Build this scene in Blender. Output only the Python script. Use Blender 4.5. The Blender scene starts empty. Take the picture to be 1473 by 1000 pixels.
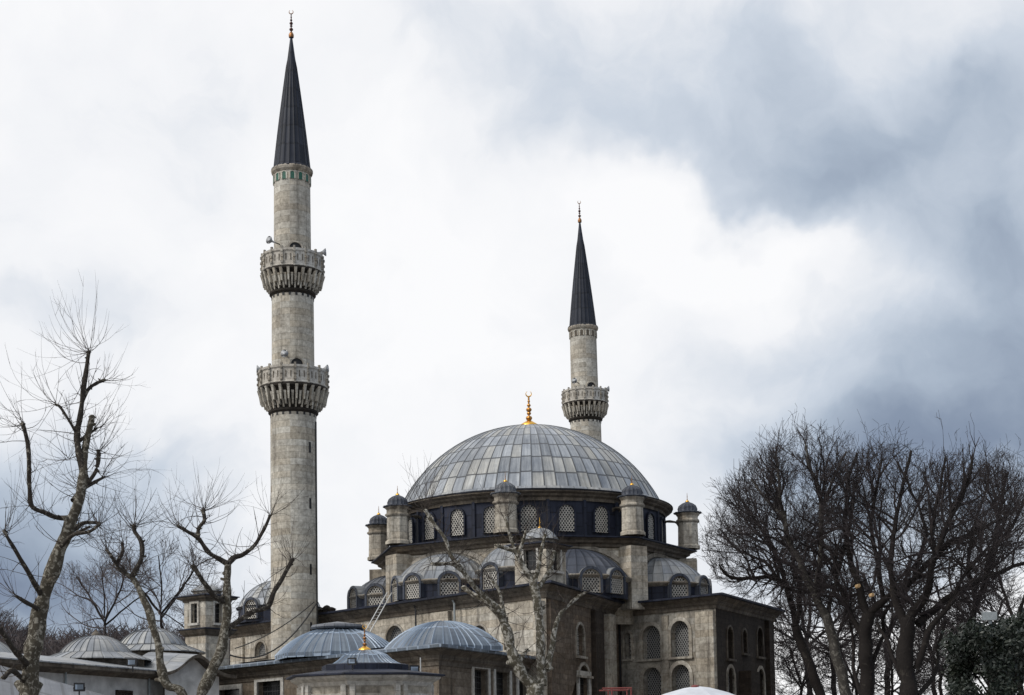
import bpy, math, random
from mathutils import Matrix, Vector, noise as mnoise
from mathutils.geometry import tessellate_polygon
R = math.radians
sc = bpy.context.scene
col = sc.collection
rnd = random.Random(7)

# ------------------------------------------------------------------ camera
F = 2200.0; PW, PH = 1473.0, 1000.0
PITCH = math.atan(F / 30000.0)
SH = 580 - F * math.tan(PITCH)
ROLL = R(-0.92)
CAMZ = 1.6
cam = bpy.data.objects.new('camera', bpy.data.cameras.new('camera'))
col.objects.link(cam); sc.camera = cam
cam.location = (0, 0, CAMZ)
RM = Matrix.Rotation(math.pi/2 + PITCH, 3, 'X') @ Matrix.Rotation(ROLL, 3, 'Z')
cam.rotation_euler = RM.to_euler()
cam.data.sensor_width = 36; cam.data.lens = 36 * F / PW
cam.data.shift_y = SH / PW
cam.data.clip_end = 6000

def P(px, py, D):
    d = RM @ Vector(((px - PW/2)/F, (PH/2 - py + SH)/F, -1))
    d *= D / d.y
    return Vector((d.x, d.y, d.z + CAMZ))
def W(px, D, py=900):
    p = P(px, py, D); return Vector((p.x, p.y))

# ------------------------------------------------------------------ world and sun
SUN_EL, SUN_AZ = 42, -62      # azimuth from the view direction, negative = left ... sun stands left and behind the camera
w = bpy.data.worlds.new('World'); sc.world = w; w.use_nodes = True
nt = w.node_tree; nt.nodes.clear()
def N(nt, t, **kw):
    n = nt.nodes.new(t)
    for k, v in kw.items(): setattr(n, k, v)
    return n
def L(nt, a, b): nt.links.new(a, b)
def setv(nt, sock, v):
    if hasattr(v, 'is_linked') or isinstance(v, bpy.types.NodeSocket): nt.links.new(v, sock)
    else: sock.default_value = v
def M(nt, op, a, b=None, c=None, clamp=False):
    n = nt.nodes.new('ShaderNodeMath'); n.operation = op; n.use_clamp = clamp
    setv(nt, n.inputs[0], a)
    if b is not None: setv(nt, n.inputs[1], b)
    if c is not None: setv(nt, n.inputs[2], c)
    return n.outputs[0]
def MIX(nt, f, a, b, mode='MIX'):
    n = nt.nodes.new('ShaderNodeMix'); n.data_type = 'RGBA'; n.blend_type = mode
    setv(nt, n.inputs[0], f); setv(nt, n.inputs[6], a); setv(nt, n.inputs[7], b)
    return n.outputs[2]
def RAMP(nt, f, stops, interp='LINEAR'):
    n = nt.nodes.new('ShaderNodeValToRGB'); n.color_ramp.interpolation = interp
    cr = n.color_ramp
    while len(cr.elements) > 1: cr.elements.remove(cr.elements[-1])
    cr.elements[0].position = stops[0][0]; cr.elements[0].color = stops[0][1]
    for p, c in stops[1:]:
        e = cr.elements.new(p); e.color = c
    nt.links.new(f, n.inputs[0]); return n.outputs[0]
def NOISE(nt, vec, scale, detail=4, rough=.5, dist=0, out=0):
    n = nt.nodes.new('ShaderNodeTexNoise'); n.inputs['Scale'].default_value = scale
    n.inputs['Detail'].default_value = detail; n.inputs['Roughness'].default_value = rough
    n.inputs['Distortion'].default_value = dist
    if vec is not None: nt.links.new(vec, n.inputs['Vector'])
    return n.outputs[out]

tc = N(nt, 'ShaderNodeTexCoord')
sep = N(nt, 'ShaderNodeSeparateXYZ'); L(nt, tc.outputs['Generated'], sep.inputs[0])
az = M(nt, 'ARCTAN2', sep.outputs[0], sep.outputs[1])
el = M(nt, 'ARCSINE', sep.outputs[2])
def warp(vec, sc_, amt):
    n = NOISE(nt, vec, sc_, 5, .55, 0, 1)
    s = N(nt, 'ShaderNodeVectorMath', operation='SUBTRACT'); L(nt, n, s.inputs[0]); s.inputs[1].default_value = (.5,.5,.5)
    m = N(nt, 'ShaderNodeVectorMath', operation='SCALE'); L(nt, s.outputs[0], m.inputs[0]); m.inputs[3].default_value = amt
    a = N(nt, 'ShaderNodeVectorMath', operation='ADD'); L(nt, vec, a.inputs[0]); L(nt, m.outputs[0], a.inputs[1])
    return a.outputs[0]
cmb = N(nt, 'ShaderNodeCombineXYZ'); L(nt, az, cmb.inputs[0]); L(nt, el, cmb.inputs[1])
wv = warp(cmb.outputs[0], 5.0, .16)
wv = warp(wv, 16.0, .035)
sp2 = N(nt, 'ShaderNodeSeparateXYZ'); L(nt, wv, sp2.inputs[0])
AZ, EL = sp2.outputs[0], sp2.outputs[1]
def blob(px, py, rx, ry, amt, rot=0):
    p = P(px, py, 100.0) - Vector((0,0,CAMZ)); p.normalize()
    a0 = math.atan2(p.x, p.y); e0 = math.asin(p.z)
    dx = M(nt, 'SUBTRACT', AZ, a0); dy = M(nt, 'SUBTRACT', EL, e0)
    c, s = math.cos(R(rot)), math.sin(R(rot))
    x = M(nt, 'MULTIPLY_ADD', dx, c, M(nt, 'MULTIPLY', dy, s))
    y = M(nt, 'MULTIPLY_ADD', dx, -s, M(nt, 'MULTIPLY', dy, c))
    x = M(nt, 'DIVIDE', x, rx/F); y = M(nt, 'DIVIDE', y, ry/F)
    q = M(nt, 'ADD', M(nt, 'MULTIPLY', x, x), M(nt, 'MULTIPLY', y, y))
    return M(nt, 'MULTIPLY', M(nt, 'EXPONENT', M(nt, 'MULTIPLY', q, -1.0)), amt)
SKYBLOBS = [  # px, py, rx, ry, darkness, rotation
    (1130, 110, 540, 150, .33, 0), (850, 200, 150, 75, .26, -10), (1500, 240, 330, 210, .26, 0),
    (1290, 300, 300, 90, .16, -12), (1480, 630, 420, 120, .80, 12), (1250, 520, 240, 60, .26, 0),
    (1400, 400, 170, 70, .12, 0), (1150, 660, 260, 50, .18, 0), (640, 60, 120, 50, .10, 0),
    (60, 180, 260, 130, .12, 10), (40, 470, 220, 50, .16, 0), (20, 830, 250, 130, 1.0, 0), (380, 700, 250, 80, .10, 0),
    (1250, 200, 330, 55, .24, 20), (1430, 340, 130, 90, .16, 0), (1330, 50, 160, 50, -.12, 0), (950, 310, 150, 70, -.42, -35), (1100, 370, 130, 45, -.18, -20), (1180, 960, 160, 55, -.50, 0), (1400, 930, 130, 60, -.28, 0),
    (1330, 850, 300, 70, .22, 0), (620, 330, 300, 220, -.15, 0),
]
dark = None
def wide(a0, e0, ra, re, amt):
    x = M(nt, 'DIVIDE', M(nt, 'SUBTRACT', AZ, R(a0)), R(ra)); y = M(nt, 'DIVIDE', M(nt, 'SUBTRACT', EL, R(e0)), R(re))
    return M(nt, 'MULTIPLY', M(nt, 'EXPONENT', M(nt, 'MULTIPLY', M(nt, 'ADD', M(nt, 'MULTIPLY', x, x), M(nt, 'MULTIPLY', y, y)), -1.0)), amt)
for b in SKYBLOBS:
    v = blob(*b[:4], b[4]*(.84 if b[4] > 0 else 1), b[5]); dark = v if dark is None else M(nt, 'ADD', dark, v)
dark = M(nt, 'ADD', dark, wide(85, 12, 45, 45, .75)); dark = M(nt, 'ADD', dark, wide(150, 10, 40, 25, .45))  # unseen dark cloud added right and behind, dims the light on right-facing walls
n1 = NOISE(nt, wv, 9.0, 6, .55, .3)
n2 = NOISE(nt, wv, 3.0, 4, .5, .2)
nn = M(nt, 'ADD', M(nt, 'MULTIPLY', M(nt, 'SUBTRACT', n1, .5), .55), M(nt, 'MULTIPLY', M(nt, 'SUBTRACT', n2, .5), .35))
dk = M(nt, 'ADD', M(nt, 'ADD', dark, .085), nn, clamp=True)
cloud = RAMP(nt, dk, [(0, (.975,.975,.985,1)), (.16, (.90,.91,.935,1)), (.38, (.605,.665,.75,1)), (.60, (.41,.48,.58,1)), (.85, (.23,.285,.385,1)), (1, (.16,.195,.29,1))])
sky = N(nt, 'ShaderNodeTexSky', sky_type='NISHITA'); sky.sun_disc = False
sky.sun_elevation = R(SUN_EL); sky.sun_rotation = R(180 + SUN_AZ * -1)
skc = MIX(nt, 1.0, sky.outputs[0], (.10, .10, .10, 1), 'MULTIPLY')
skymix = MIX(nt, .96, skc, cloud)
bg = N(nt, 'ShaderNodeBackground'); L(nt, skymix, bg.inputs[0]); bg.inputs[1].default_value = 0.82
ow = N(nt, 'ShaderNodeOutputWorld'); L(nt, bg.outputs[0], ow.inputs[0])

sd = bpy.data.lights.new('sun', 'SUN'); sd.energy = 1.5; sd.angle = R(14); sd.color = (1, .96, .9)
so = bpy.data.objects.new('sun', sd); col.objects.link(so)
sv = Vector((math.sin(R(SUN_AZ)) * math.cos(R(SUN_EL)), -math.cos(R(SUN_AZ)) * math.cos(R(SUN_EL)), math.sin(R(SUN_EL))))
so.rotation_euler = sv.to_track_quat('Z', 'Y').to_euler()
sky.sun_rotation = math.atan2(sv.x, sv.y)
sc.view_settings.view_transform = 'Standard'; sc.view_settings.look = 'None'
sc.view_settings.exposure = 0.32; sc.view_settings.gamma = 1.0

# ------------------------------------------------------------------ materials
def newmat(name, rough=.8, metal=0.0, spec=.5):
    m = bpy.data.materials.new(name); m.use_nodes = True
    t = m.node_tree; b = t.nodes['Principled BSDF']
    b.inputs['Roughness'].default_value = rough; b.inputs['Metallic'].default_value = metal
    b.inputs['Specular IOR Level'].default_value = spec
    return m, t, b
def BUMP(t, b, h, strength=.5, dist=.02):
    n = N(t, 'ShaderNodeBump'); n.inputs['Strength'].default_value = strength; n.inputs['Distance'].default_value = dist
    L(t, h, n.inputs['Height']); L(t, n.outputs[0], b.inputs['Normal'])
def c4(c, k=1.0): return (c[0]*k, c[1]*k, c[2]*k, 1)
def stone(name, base, dirt, bw=.9, rh=.36, stain=.55, var=.16, tint=(.33,.26,.19), seed=0):
    m, t, b = newmat(name, .88, 0, .25)
    uv = N(t, 'ShaderNodeUVMap').outputs[0]
    g = N(t, 'ShaderNodeNewGeometry').outputs['Position']
    # slightly uneven courses
    wob = NOISE(t, uv, .7, 2, .5, 0, 1)
    ws = N(t, 'ShaderNodeVectorMath', operation='SCALE'); L(t, wob, ws.inputs[0]); ws.inputs[3].default_value = .12
    wa = N(t, 'ShaderNodeVectorMath', operation='ADD'); L(t, uv, wa.inputs[0]); L(t, ws.outputs[0], wa.inputs[1])
    br = N(t, 'ShaderNodeTexBrick'); L(t, wa.outputs[0], br.inputs['Vector'])
    br.inputs['Scale'].default_value = 1; br.inputs['Brick Width'].default_value = bw; br.inputs['Row Height'].default_value = rh
    br.inputs['Mortar Size'].default_value = .011; br.inputs['Mortar Smooth'].default_value = .4; br.inputs['Bias'].default_value = 0
    br.inputs['Color1'].default_value = c4(base, 1-var*1.25); br.inputs['Color2'].default_value = c4(base, 1+var)
    br.inputs['Mortar'].default_value = c4([(x+y)/2 for x, y in zip(dirt, base)], .9)
    # second brick layer, different sizes: some courses browner
    sx = N(t, 'ShaderNodeSeparateXYZ'); L(t, wa.outputs[0], sx.inputs[0])
    row = M(t, 'FLOOR', M(t, 'DIVIDE', sx.outputs[1], rh))
    colm = M(t, 'FLOOR', M(t, 'DIVIDE', sx.outputs[0], bw*2.3))
    cv = N(t, 'ShaderNodeCombineXYZ'); L(t, colm, cv.inputs[0]); L(t, row, cv.inputs[1]); cv.inputs[2].default_value = seed
    wn = N(t, 'ShaderNodeTexWhiteNoise'); L(t, cv.outputs[0], wn.inputs['Vector'])
    f1 = M(t, 'MULTIPLY', M(t, 'GREATER_THAN', wn.outputs['Value'], .62), .45)
    c = MIX(t, f1, br.outputs['Color'], MIX(t, 1.0, br.outputs['Color'], (.84,.76,.66,1), 'MULTIPLY'))
    # large stains, streaks running down, fine grain
    big = RAMP(t, NOISE(t, g, .45, 8, .68, .4), [(.40, (0,0,0,1)), (.68, (1,1,1,1))])
    rv = N(t, 'ShaderNodeCombineXYZ'); L(t, M(t, 'FLOOR', M(t, 'DIVIDE', sx.outputs[0], bw*6)), rv.inputs[0]); L(t, row, rv.inputs[1]); rv.inputs[2].default_value = seed+50
    wr = N(t, 'ShaderNodeTexWhiteNoise'); L(t, rv.outputs[0], wr.inputs['Vector'])
    c = MIX(t, M(t, 'MULTIPLY', M(t, 'POWER', wr.outputs['Value'], 2.0), .5), c, MIX(t, 1.0, c, (.70,.645,.565,1), 'MULTIPLY'))
    c = MIX(t, M(t, 'MULTIPLY', big, stain), c, c4(tint, .75))
    mp = N(t, 'ShaderNodeMapping'); L(t, g, mp.inputs[0]); mp.inputs['Scale'].default_value = (2.2, 2.2, .16)
    st = RAMP(t, NOISE(t, mp.outputs[0], 1.0, 5, .6, .3), [(.50, (0,0,0,1)), (.72, (1,1,1,1))])
    c = MIX(t, M(t, 'MULTIPLY', st, min(1, stain*1.15)), c, c4(dirt, .45))
    blot = RAMP(t, NOISE(t, g, 1.6, 7, .72, .8), [(.47, (0,0,0,1)), (.60, (1,1,1,1))])
    c = MIX(t, M(t, 'MULTIPLY', blot, stain*.5), c, c4(dirt, 1.0))
    fine = RAMP(t, NOISE(t, g, 5.0, 5, .7), [(.3, (.60,.59,.57,1)), (.68, (1.22,1.22,1.22,1))])
    c = MIX(t, 1.0, c, fine, 'MULTIPLY')
    L(t, c, b.inputs['Base Color'])
    hh = M(t, 'ADD', M(t, 'MULTIPLY', br.outputs['Fac'], -1.0), M(t, 'MULTIPLY', NOISE(t, g, 6, 5, .7), .7))
    BUMP(t, b, hh, .6, .03)
    return m
MAT = {}
MAT['minaret'] = stone('minaret_stone', (.62,.60,.54), (.22,.20,.175), 1.2, .42, .50, .14, (.33,.285,.23), 1)
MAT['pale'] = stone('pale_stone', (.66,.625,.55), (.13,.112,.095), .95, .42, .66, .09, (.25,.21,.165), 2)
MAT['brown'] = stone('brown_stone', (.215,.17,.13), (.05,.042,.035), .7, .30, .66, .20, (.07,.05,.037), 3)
MAT['darkbrown'] = stone('shade_darkened_brown_stone', (.058,.046,.037), (.035,.03,.025), .7, .30, .6, .16, (.045,.035,.03), 9)  # brown stone darkened to put the right-facing end wall's shade into its colour
MAT['greybrown'] = stone('grey_brown_stone', (.235,.20,.16), (.07,.055,.045), .85, .38, .6, .14, (.12,.09,.065), 10)
MAT['grey'] = stone('grey_stone', (.47,.45,.405), (.09,.085,.08), 1.0, .42, .68, .10, (.15,.13,.11), 4)
MAT['trim'] = stone('trim_stone', (.54,.51,.45), (.10,.085,.07), 1.6, .9, .65, .12, (.17,.13,.10), 5)
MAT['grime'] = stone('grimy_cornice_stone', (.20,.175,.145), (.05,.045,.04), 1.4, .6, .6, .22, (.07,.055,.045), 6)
MAT['nearblack'] = stone('near_black_stone', (.045,.038,.032), (.02,.02,.02), 1.4, .6, .5, .2, (.02,.018,.016), 8)
MAT['marble'] = stone('marble', (.57,.56,.53), (.3,.28,.25), 2.5, 2.0, .30, .05, (.4,.36,.3), 7)

def lead(name, base, var=.22, warm=.25, rough=.42, seam=.45, dirt=.35, seamk=.23):
    """UV: one unit = one sheet of lead"""
    m, t, b = newmat(name, rough, .1 if base[0] > .1 else 0.0, .4 if base[0] > .1 else .25)
    uv = N(t, 'ShaderNodeUVMap').outputs[0]
    g = N(t, 'ShaderNodeNewGeometry').outputs['Position']
    s = N(t, 'ShaderNodeSeparateXYZ'); L(t, uv, s.inputs[0])
    u, v = s.outputs[0], s.outputs[1]
    cu = M(t, 'FLOOR', u)
    wn0 = N(t, 'ShaderNodeTexWhiteNoise', noise_dimensions='1D'); L(t, cu, wn0.inputs['W'])
    v2 = M(t, 'ADD', v, M(t, 'MULTIPLY', wn0.outputs['Value'], .09))
    cc = N(t, 'ShaderNodeCombineXYZ'); L(t, cu, cc.inputs[0]); L(t, M(t, 'FLOOR', v2), cc.inputs[1])
    wn = N(t, 'ShaderNodeTexWhiteNoise'); L(t, cc.outputs[0], wn.inputs['Vector'])
    tone = M(t, 'MULTIPLY_ADD', M(t, 'SUBTRACT', wn.outputs['Value'], .5), var*2, 1.0)
    sc_ = N(t, 'ShaderNodeVectorMath', operation='SCALE'); sc_.inputs[0].default_value = base; L(t, tone, sc_.inputs[3])
    wc = N(t, 'ShaderNodeSeparateColor'); L(t, wn.outputs['Color'], wc.inputs[0])
    wf = M(t, 'MULTIPLY', M(t, 'GREATER_THAN', wc.outputs[2], .70), warm)
    c = MIX(t, wf, sc_.outputs[0], (base[0]*1.55, base[1]*1.35, base[2]*1.02, 1))
    mp = N(t, 'ShaderNodeMapping'); L(t, uv, mp.inputs[0]); mp.inputs['Scale'].default_value = (5.0, .5, 1)
    stk = RAMP(t, NOISE(t, mp.outputs[0], 1.0, 5, .65, .3), [(.35, (1.22,1.22,1.22,1)), (.7, (.66,.67,.70,1))])
    c = MIX(t, dirt*1.6, c, MIX(t, 1.0, c, stk, 'MULTIPLY'))
    ox = N(t, 'ShaderNodeMapping'); L(t, uv, ox.inputs[0]); ox.inputs['Scale'].default_value = (2.3, .35, 1)
    oxr = RAMP(t, NOISE(t, ox.outputs[0], 1.7, 6, .7, .5), [(.52, (0,0,0,1)), (.66, (1,1,1,1))])
    c = MIX(t, M(t, 'MULTIPLY', oxr, .42), c, (base[0]*2.0, base[1]*1.95, base[2]*1.85, 1))
    bign = RAMP(t, NOISE(t, g, .6, 5, .6, .3), [(.35, (.75,.77,.80,1)), (.68, (1.22,1.2,1.16,1))])
    c = MIX(t, 1.0, c, bign, 'MULTIPLY')
    fu = M(t, 'FRACT', u); fv = M(t, 'FRACT', v2)
    eu = M(t, 'MINIMUM', fu, M(t, 'SUBTRACT', 1.0, fu))
    lu = M(t, 'LESS_THAN', eu, .06); lv = M(t, 'LESS_THAN', fv, .085)
    ln = M(t, 'MAXIMUM', lu, lv)
    c = MIX(t, M(t, 'MULTIPLY', ln, seam), c, (base[0]*seamk, base[1]*seamk, base[2]*seamk, 1))
    L(t, c, b.inputs['Base Color'])
    h = M(t, 'ADD', M(t, 'MULTIPLY', lv, -1.0), M(t, 'MULTIPLY', NOISE(t, g, 2.5, 4, .6), .9))
    BUMP(t, b, h, .45, .03)
    return m
MAT['lead'] = lead('dome_lead', (.265,.285,.31), .26, .42, .40, .9, .58)
MAT['leadblue'] = lead('blue_grey_lead', (.125,.155,.195), .30, .12, .36, .85, .55, 2.4)
MAT['leaddark'] = lead('dark_lead', (.018,.022,.038), .35, .0, .6, .6, .25)
MAT['leadmid'] = lead('weathered_lead', (.105,.115,.135), .20, .15, .42, .55, .4)
MAT['leadpale'] = lead('pale_lead', (.25,.265,.285), .18, .25, .42, .55, .4)
MAT['leadblack'] = lead('charcoal_lead', (.060,.068,.088), .20, .1, .45, .55, .4)
MAT['spire'] = lead('spire_lead', (.022,.026,.038), .34, .0, .55, .5, .3)

def plain(name, c, rough=.7, metal=0, nscale=6, amt=.35, bump=.3):
    m, t, b = newmat(name, rough, metal)
    g = N(t, 'ShaderNodeNewGeometry').outputs['Position']
    r = RAMP(t, NOISE(t, g, nscale, 5, .6, .2), [(.3, c4(c, 1-amt)), (.7, c4(c, 1+amt))])
    L(t, r, b.inputs['Base Color'])
    BUMP(t, b, NOISE(t, g, nscale*2, 4, .6), bump, .02)
    return m
MAT['gold'] = plain('gilded_metal', (.75,.42,.07), .32, .9, 8, .15, .1)
MAT['copper'] = plain('tarnished_gilt', (.28,.13,.05), .4, .7, 8, .3, .1)
MAT['gilt'] = plain('weathered_gilding', (.50,.24,.06), .35, .85, 9, .35, .1)
MAT['bronze'] = plain('dark_finial_metal', (.07,.035,.03), .45, .6, 8, .3, .1)
MAT['plaster'] = plain('white_plaster', (.54,.54,.53), .9, 0, 1.2, .30, .3)
MAT['black'] = plain('black_metal', (.02,.02,.022), .5, .2, 4, .2, .1)
MAT['speaker'] = plain('speaker_grey', (.42,.43,.44), .5, .1, 6, .1, .1)
MAT['darkroom'] = plain('dark_interior', (.012,.012,.014), .6, 0, 3, .3, 0)
MAT['green'] = plain('green_tile', (.015,.10,.065), .35, 0, 6, .3, .1)
MAT['red'] = plain('red_paint', (.17,.035,.03), .6, 0, 6, .2, .1)
MAT['white_cloth'] = plain('white_canvas', (.55,.57,.61), .8, 0, 3, .14, .2)
MAT['pole_grey'] = plain('galvanised_metal', (.30,.33,.34), .5, .5, 6, .15, .1)
MAT['ladder'] = plain('pale_aluminium', (.62,.62,.60), .4, .5, 6, .1, .1)
MAT['cable'] = plain('cable_rubber', (.03,.03,.03), .6, 0, 6, .2, 0)
MAT['ground'] = plain('stone_paving', (.20,.19,.18), .9, 0, .4, .2, .3)
MAT['hillmat'] = plain('hill_earth', (.05,.055,.045), .95, 0, .05, .3, .3)

def lattice():
    m, t, b = newmat('lattice_screen', .8)
    uv = N(t, 'ShaderNodeUVMap').outputs[0]
    s = N(t, 'ShaderNodeSeparateXYZ'); L(t, uv, s.inputs[0])
    U = M(t, 'DIVIDE', s.outputs[0], .19); V = M(t, 'DIVIDE', s.outputs[1], .27)
    def cell(o):
        a = M(t, 'SUBTRACT', M(t, 'FRACT', M(t, 'ADD', U, o)), .5); c = M(t, 'MULTIPLY', M(t, 'SUBTRACT', M(t, 'FRACT', M(t, 'ADD', V, o)), .5), 1.25)
        return M(t, 'SQRT', M(t, 'ADD', M(t, 'MULTIPLY', a, a), M(t, 'MULTIPLY', c, c)))
    d = M(t, 'MINIMUM', cell(0.0), cell(.5))
    hole = M(t, 'LESS_THAN', d, .30)
    return m, t, b, hole
m, t, b, hole = lattice()
g = N(t, 'ShaderNodeNewGeometry').outputs['Position']
scr = RAMP(t, NOISE(t, g, 2.0, 4, .6), [(.3, (.36,.345,.31,1)), (.7, (.58,.555,.50,1))])
L(t, MIX(t, hole, scr, (.008,.009,.012,1)), b.inputs['Base Color']); BUMP(t, b, M(t, 'SUBTRACT', 1.0, hole), .8, .06)
MAT['lattice'] = m
m, t, b, hole = lattice()
L(t, MIX(t, hole, (.24,.24,.235,1), (.006,.007,.009,1)), b.inputs['Base Color']); BUMP(t, b, M(t, 'SUBTRACT', 1.0, hole), .8, .06)
MAT['lattice_dark'] = m
def barsmat():
    m, t, b = newmat('iron_bars_and_dark_glass', .25)
    uv = N(t, 'ShaderNodeUVMap').outputs[0]
    s = N(t, 'ShaderNodeSeparateXYZ'); L(t, uv, s.inputs[0])
    a = M(t, 'LESS_THAN', M(t, 'FRACT', M(t, 'DIVIDE', s.outputs[0], .28)), .12)
    c = M(t, 'LESS_THAN', M(t, 'FRACT', M(t, 'DIVIDE', s.outputs[1], .30)), .14)
    L(t, MIX(t, M(t, 'MAXIMUM', a, c), (.006,.007,.009,1), (.05,.05,.05,1)), b.inputs['Base Color'])
    return m
MAT['bars'] = barsmat()
def bark(name, c1, c2, pale, scale=2.5, thr=.55):
    m, t, b = newmat(name, .9, 0, .2)
    g = N(t, 'ShaderNodeNewGeometry').outputs['Position']
    a = MIX(t, NOISE(t, g, scale*1.5, 5, .7), c4(c1), c4(c2))
    f = RAMP(t, NOISE(t, g, scale, 5, .65, .6), [(thr-.04, (0,0,0,1)), (thr+.07, (1,1,1,1))])
    a = MIX(t, f, a, c4(pale))
    L(t, a, b.inputs['Base Color']); BUMP(t, b, NOISE(t, g, scale*4, 6, .75), .8, .04)
    return m
MAT['plane_bark'] = bark('plane_tree_bark', (.035,.030,.022), (.12,.105,.08), (.34,.32,.27), 9.0, .545)
MAT['pale_bark'] = bark('pale_plane_bark', (.05,.043,.032), (.15,.135,.10), (.46,.44,.39), 7.0, .53)
MAT['plane_limb'] = bark('plane_limb_bark', (.022,.019,.017), (.07,.06,.05), (.26,.24,.20), 8.0, .585)
MAT['twig'] = plain('twig_bark', (.045,.034,.028), .9, 0, 3, .3, 0)
MAT['dark_bark'] = bark('dark_bark', (.012,.010,.010), (.026,.022,.020), (.05,.044,.038), 2.5, .62)
MAT['grey_bark'] = bark('grey_bark', (.035,.032,.03), (.085,.078,.068), (.17,.16,.14), 4, .55)
MAT['dark_twig'] = plain('dark_twig', (.027,.021,.022), .9, 0, 1, .35, 0)
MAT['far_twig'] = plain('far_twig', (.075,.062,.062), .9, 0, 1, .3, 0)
MAT['cutwood'] = plain('cut_wood', (.62,.42,.22), .8, 0, 6, .1, 0)
m, t, b = newmat('evergreen_leaf', .5)
g = N(t, 'ShaderNodeNewGeometry')
L(t, RAMP(t, NOISE(t, g.outputs['Position'], 1.3, 3, .6), [(.3, (.007,.012,.009,1)), (.55, (.013,.021,.013,1)), (.75, (.028,.033,.017,1))]), b.inputs['Base Color'])
MAT['leaf'] = m

# ------------------------------------------------------------------ mesh builder
def D(th):                       # unit plan vector, 0 = towards the camera, positive = right
    return Vector((math.sin(th), -math.cos(th)))
class MB:
    def __init__(s): s.v = []; s.f = []; s.uv = []
    def face(s, pts, uvs=None):
        i = len(s.v); s.v += [tuple(p) for p in pts]; s.f.append(tuple(range(i, i+len(pts))))
        if uvs is None:
            a, b, c = Vector(pts[0]), Vector(pts[1]), Vector(pts[2]); n = (b-a).cross(c-a)
            if abs(n.z) > .7*n.length: uvs = [(p[0], p[1]) for p in pts]
            elif abs(n.x) > abs(n.y): uvs = [(p[1], p[2]) for p in pts]
            else: uvs = [(p[0], p[2]) for p in pts]
        s.uv += [tuple(q) for q in uvs]
    def quad(s, a, b, c, d, uvs=None): s.face([a,b,c,d], uvs)
    def revolve(s, cx, cy, prof, n, uvn=None, uvv=None, a0=0, a1=2*math.pi, rib=0, poly=0, rot=0, sub=1):
        """prof: list of (r, z). uvn: lead sheets round the full circle (else metres). rib: raised seam at each sheet edge.
        poly: polygonal plan with that many sides"""
        if rib:
            angs = []; k = uvn; w_ = .10/k*2*math.pi
            for i in range(k):
                base = 2*math.pi*i/k
                angs += [(base - w_*.5, 0), (base, rib), (base + w_*.5, 0)]
                for q in range(1, sub): angs.append((base + 2*math.pi/k*q/sub, 0))
            angs = [(x, y) for x, y in angs if a0 - 1e-6 <= x <= a1 + 1e-6]
            angs.sort(); angs.append((angs[0][0] + 2*math.pi, angs[0][1]))
        else:
            angs = [(a0 + (a1-a0)*i/n, 0) for i in range(n+1)]
        vs = [0]
        for i in range(1, len(prof)): vs.append(vs[-1] + math.hypot(prof[i][0]-prof[i-1][0], prof[i][1]-prof[i-1][1]))
        rmax = max(p[0] for p in prof)
        rings = []
        for a, bmp in angs:
            k = 1.0
            if poly:
                ph = ((a) % (2*math.pi/poly)) - math.pi/poly
                k = math.cos(math.pi/poly)/math.cos(ph)
            d = D(a + rot)
            bb = bmp
            rings.append([(cx + d.x*(r*k + (bb if r > .3 else 0)), cy + d.y*(r*k + (bb if r > .3 else 0)), z + (bb*.5 if r > .3 else 0)) for r, z in prof])
        base = len(s.v)
        m_ = len(prof)
        for rg in rings: s.v += rg
        for i in range(len(angs)-1):
            for j in range(m_-1):
                a = base + i*m_ + j; b = base + (i+1)*m_ + j
                s.f.append((a, b, b+1, a+1))
                for (ii, jj) in ((i,j),(i+1,j),(i+1,j+1),(i,j+1)):
                    an = angs[ii][0]
                    u = an/(2*math.pi)*uvn if uvn else an*rmax
                    v = (vs[jj]/vs[-1]*uvv) if uvv else (vs[jj] if abs(prof[-1][1]-prof[0][1]) < vs[-1]*.5 else prof[jj][1])
                    s.uv.append((u, v))
    def sweep(s, path, prof, closed=False, uvs=1.0, out=1):
        """path: plan points, prof: (outward offset, z). Outward is to the right-hand side seen walking along path * out"""
        n = len(path); pts = [Vector(p) for p in path]; offs = []
        for i in range(n):
            def nrm(a, b):
                d = (b - a).normalized(); return Vector((d.y, -d.x)) * out
            if closed or 0 < i < n-1:
                n0 = nrm(pts[i-1], pts[i]); n1 = nrm(pts[i], pts[(i+1) % n]); m_ = (n0+n1).normalized(); m_ /= max(.35, m_.dot(n0))
            elif i == 0: m_ = nrm(pts[0], pts[1])
            else: m_ = nrm(pts[-2], pts[-1])
            offs.append(m_)
        acc = [0]
        for i in range(1, n+1): acc.append(acc[-1] + (pts[i % n]-pts[i-1]).length)
        pv = [0]
        for j in range(1, len(prof)): pv.append(pv[-1] + math.hypot(prof[j][0]-prof[j-1][0], prof[j][1]-prof[j-1][1]))
        for i in range(n if closed else n-1):
            k = (i+1) % n
            for j in range(len(prof)-1):
                q = []
                for (ii, jj) in ((i,j),(k,j),(k,j+1),(i,j+1)):
                    p = pts[ii] + offs[ii]*prof[jj][0]; q.append((p.x, p.y, prof[jj][1]))
                u0, u1 = acc[i]*uvs, acc[i+1]*uvs
                s.face(q, [(u0, pv[j]*uvs), (u1, pv[j]*uvs), (u1, pv[j+1]*uvs), (u0, pv[j+1]*uvs)])
        if not closed:
            for i in (0, n-1):
                if len(prof) >= 3:
                    s.face([((pts[i]+offs[i]*o).x, (pts[i]+offs[i]*o).y, z) for o, z in prof])
    def cap(s, path, z):
        s.face([(p[0], p[1], z) for p in path])
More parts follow.
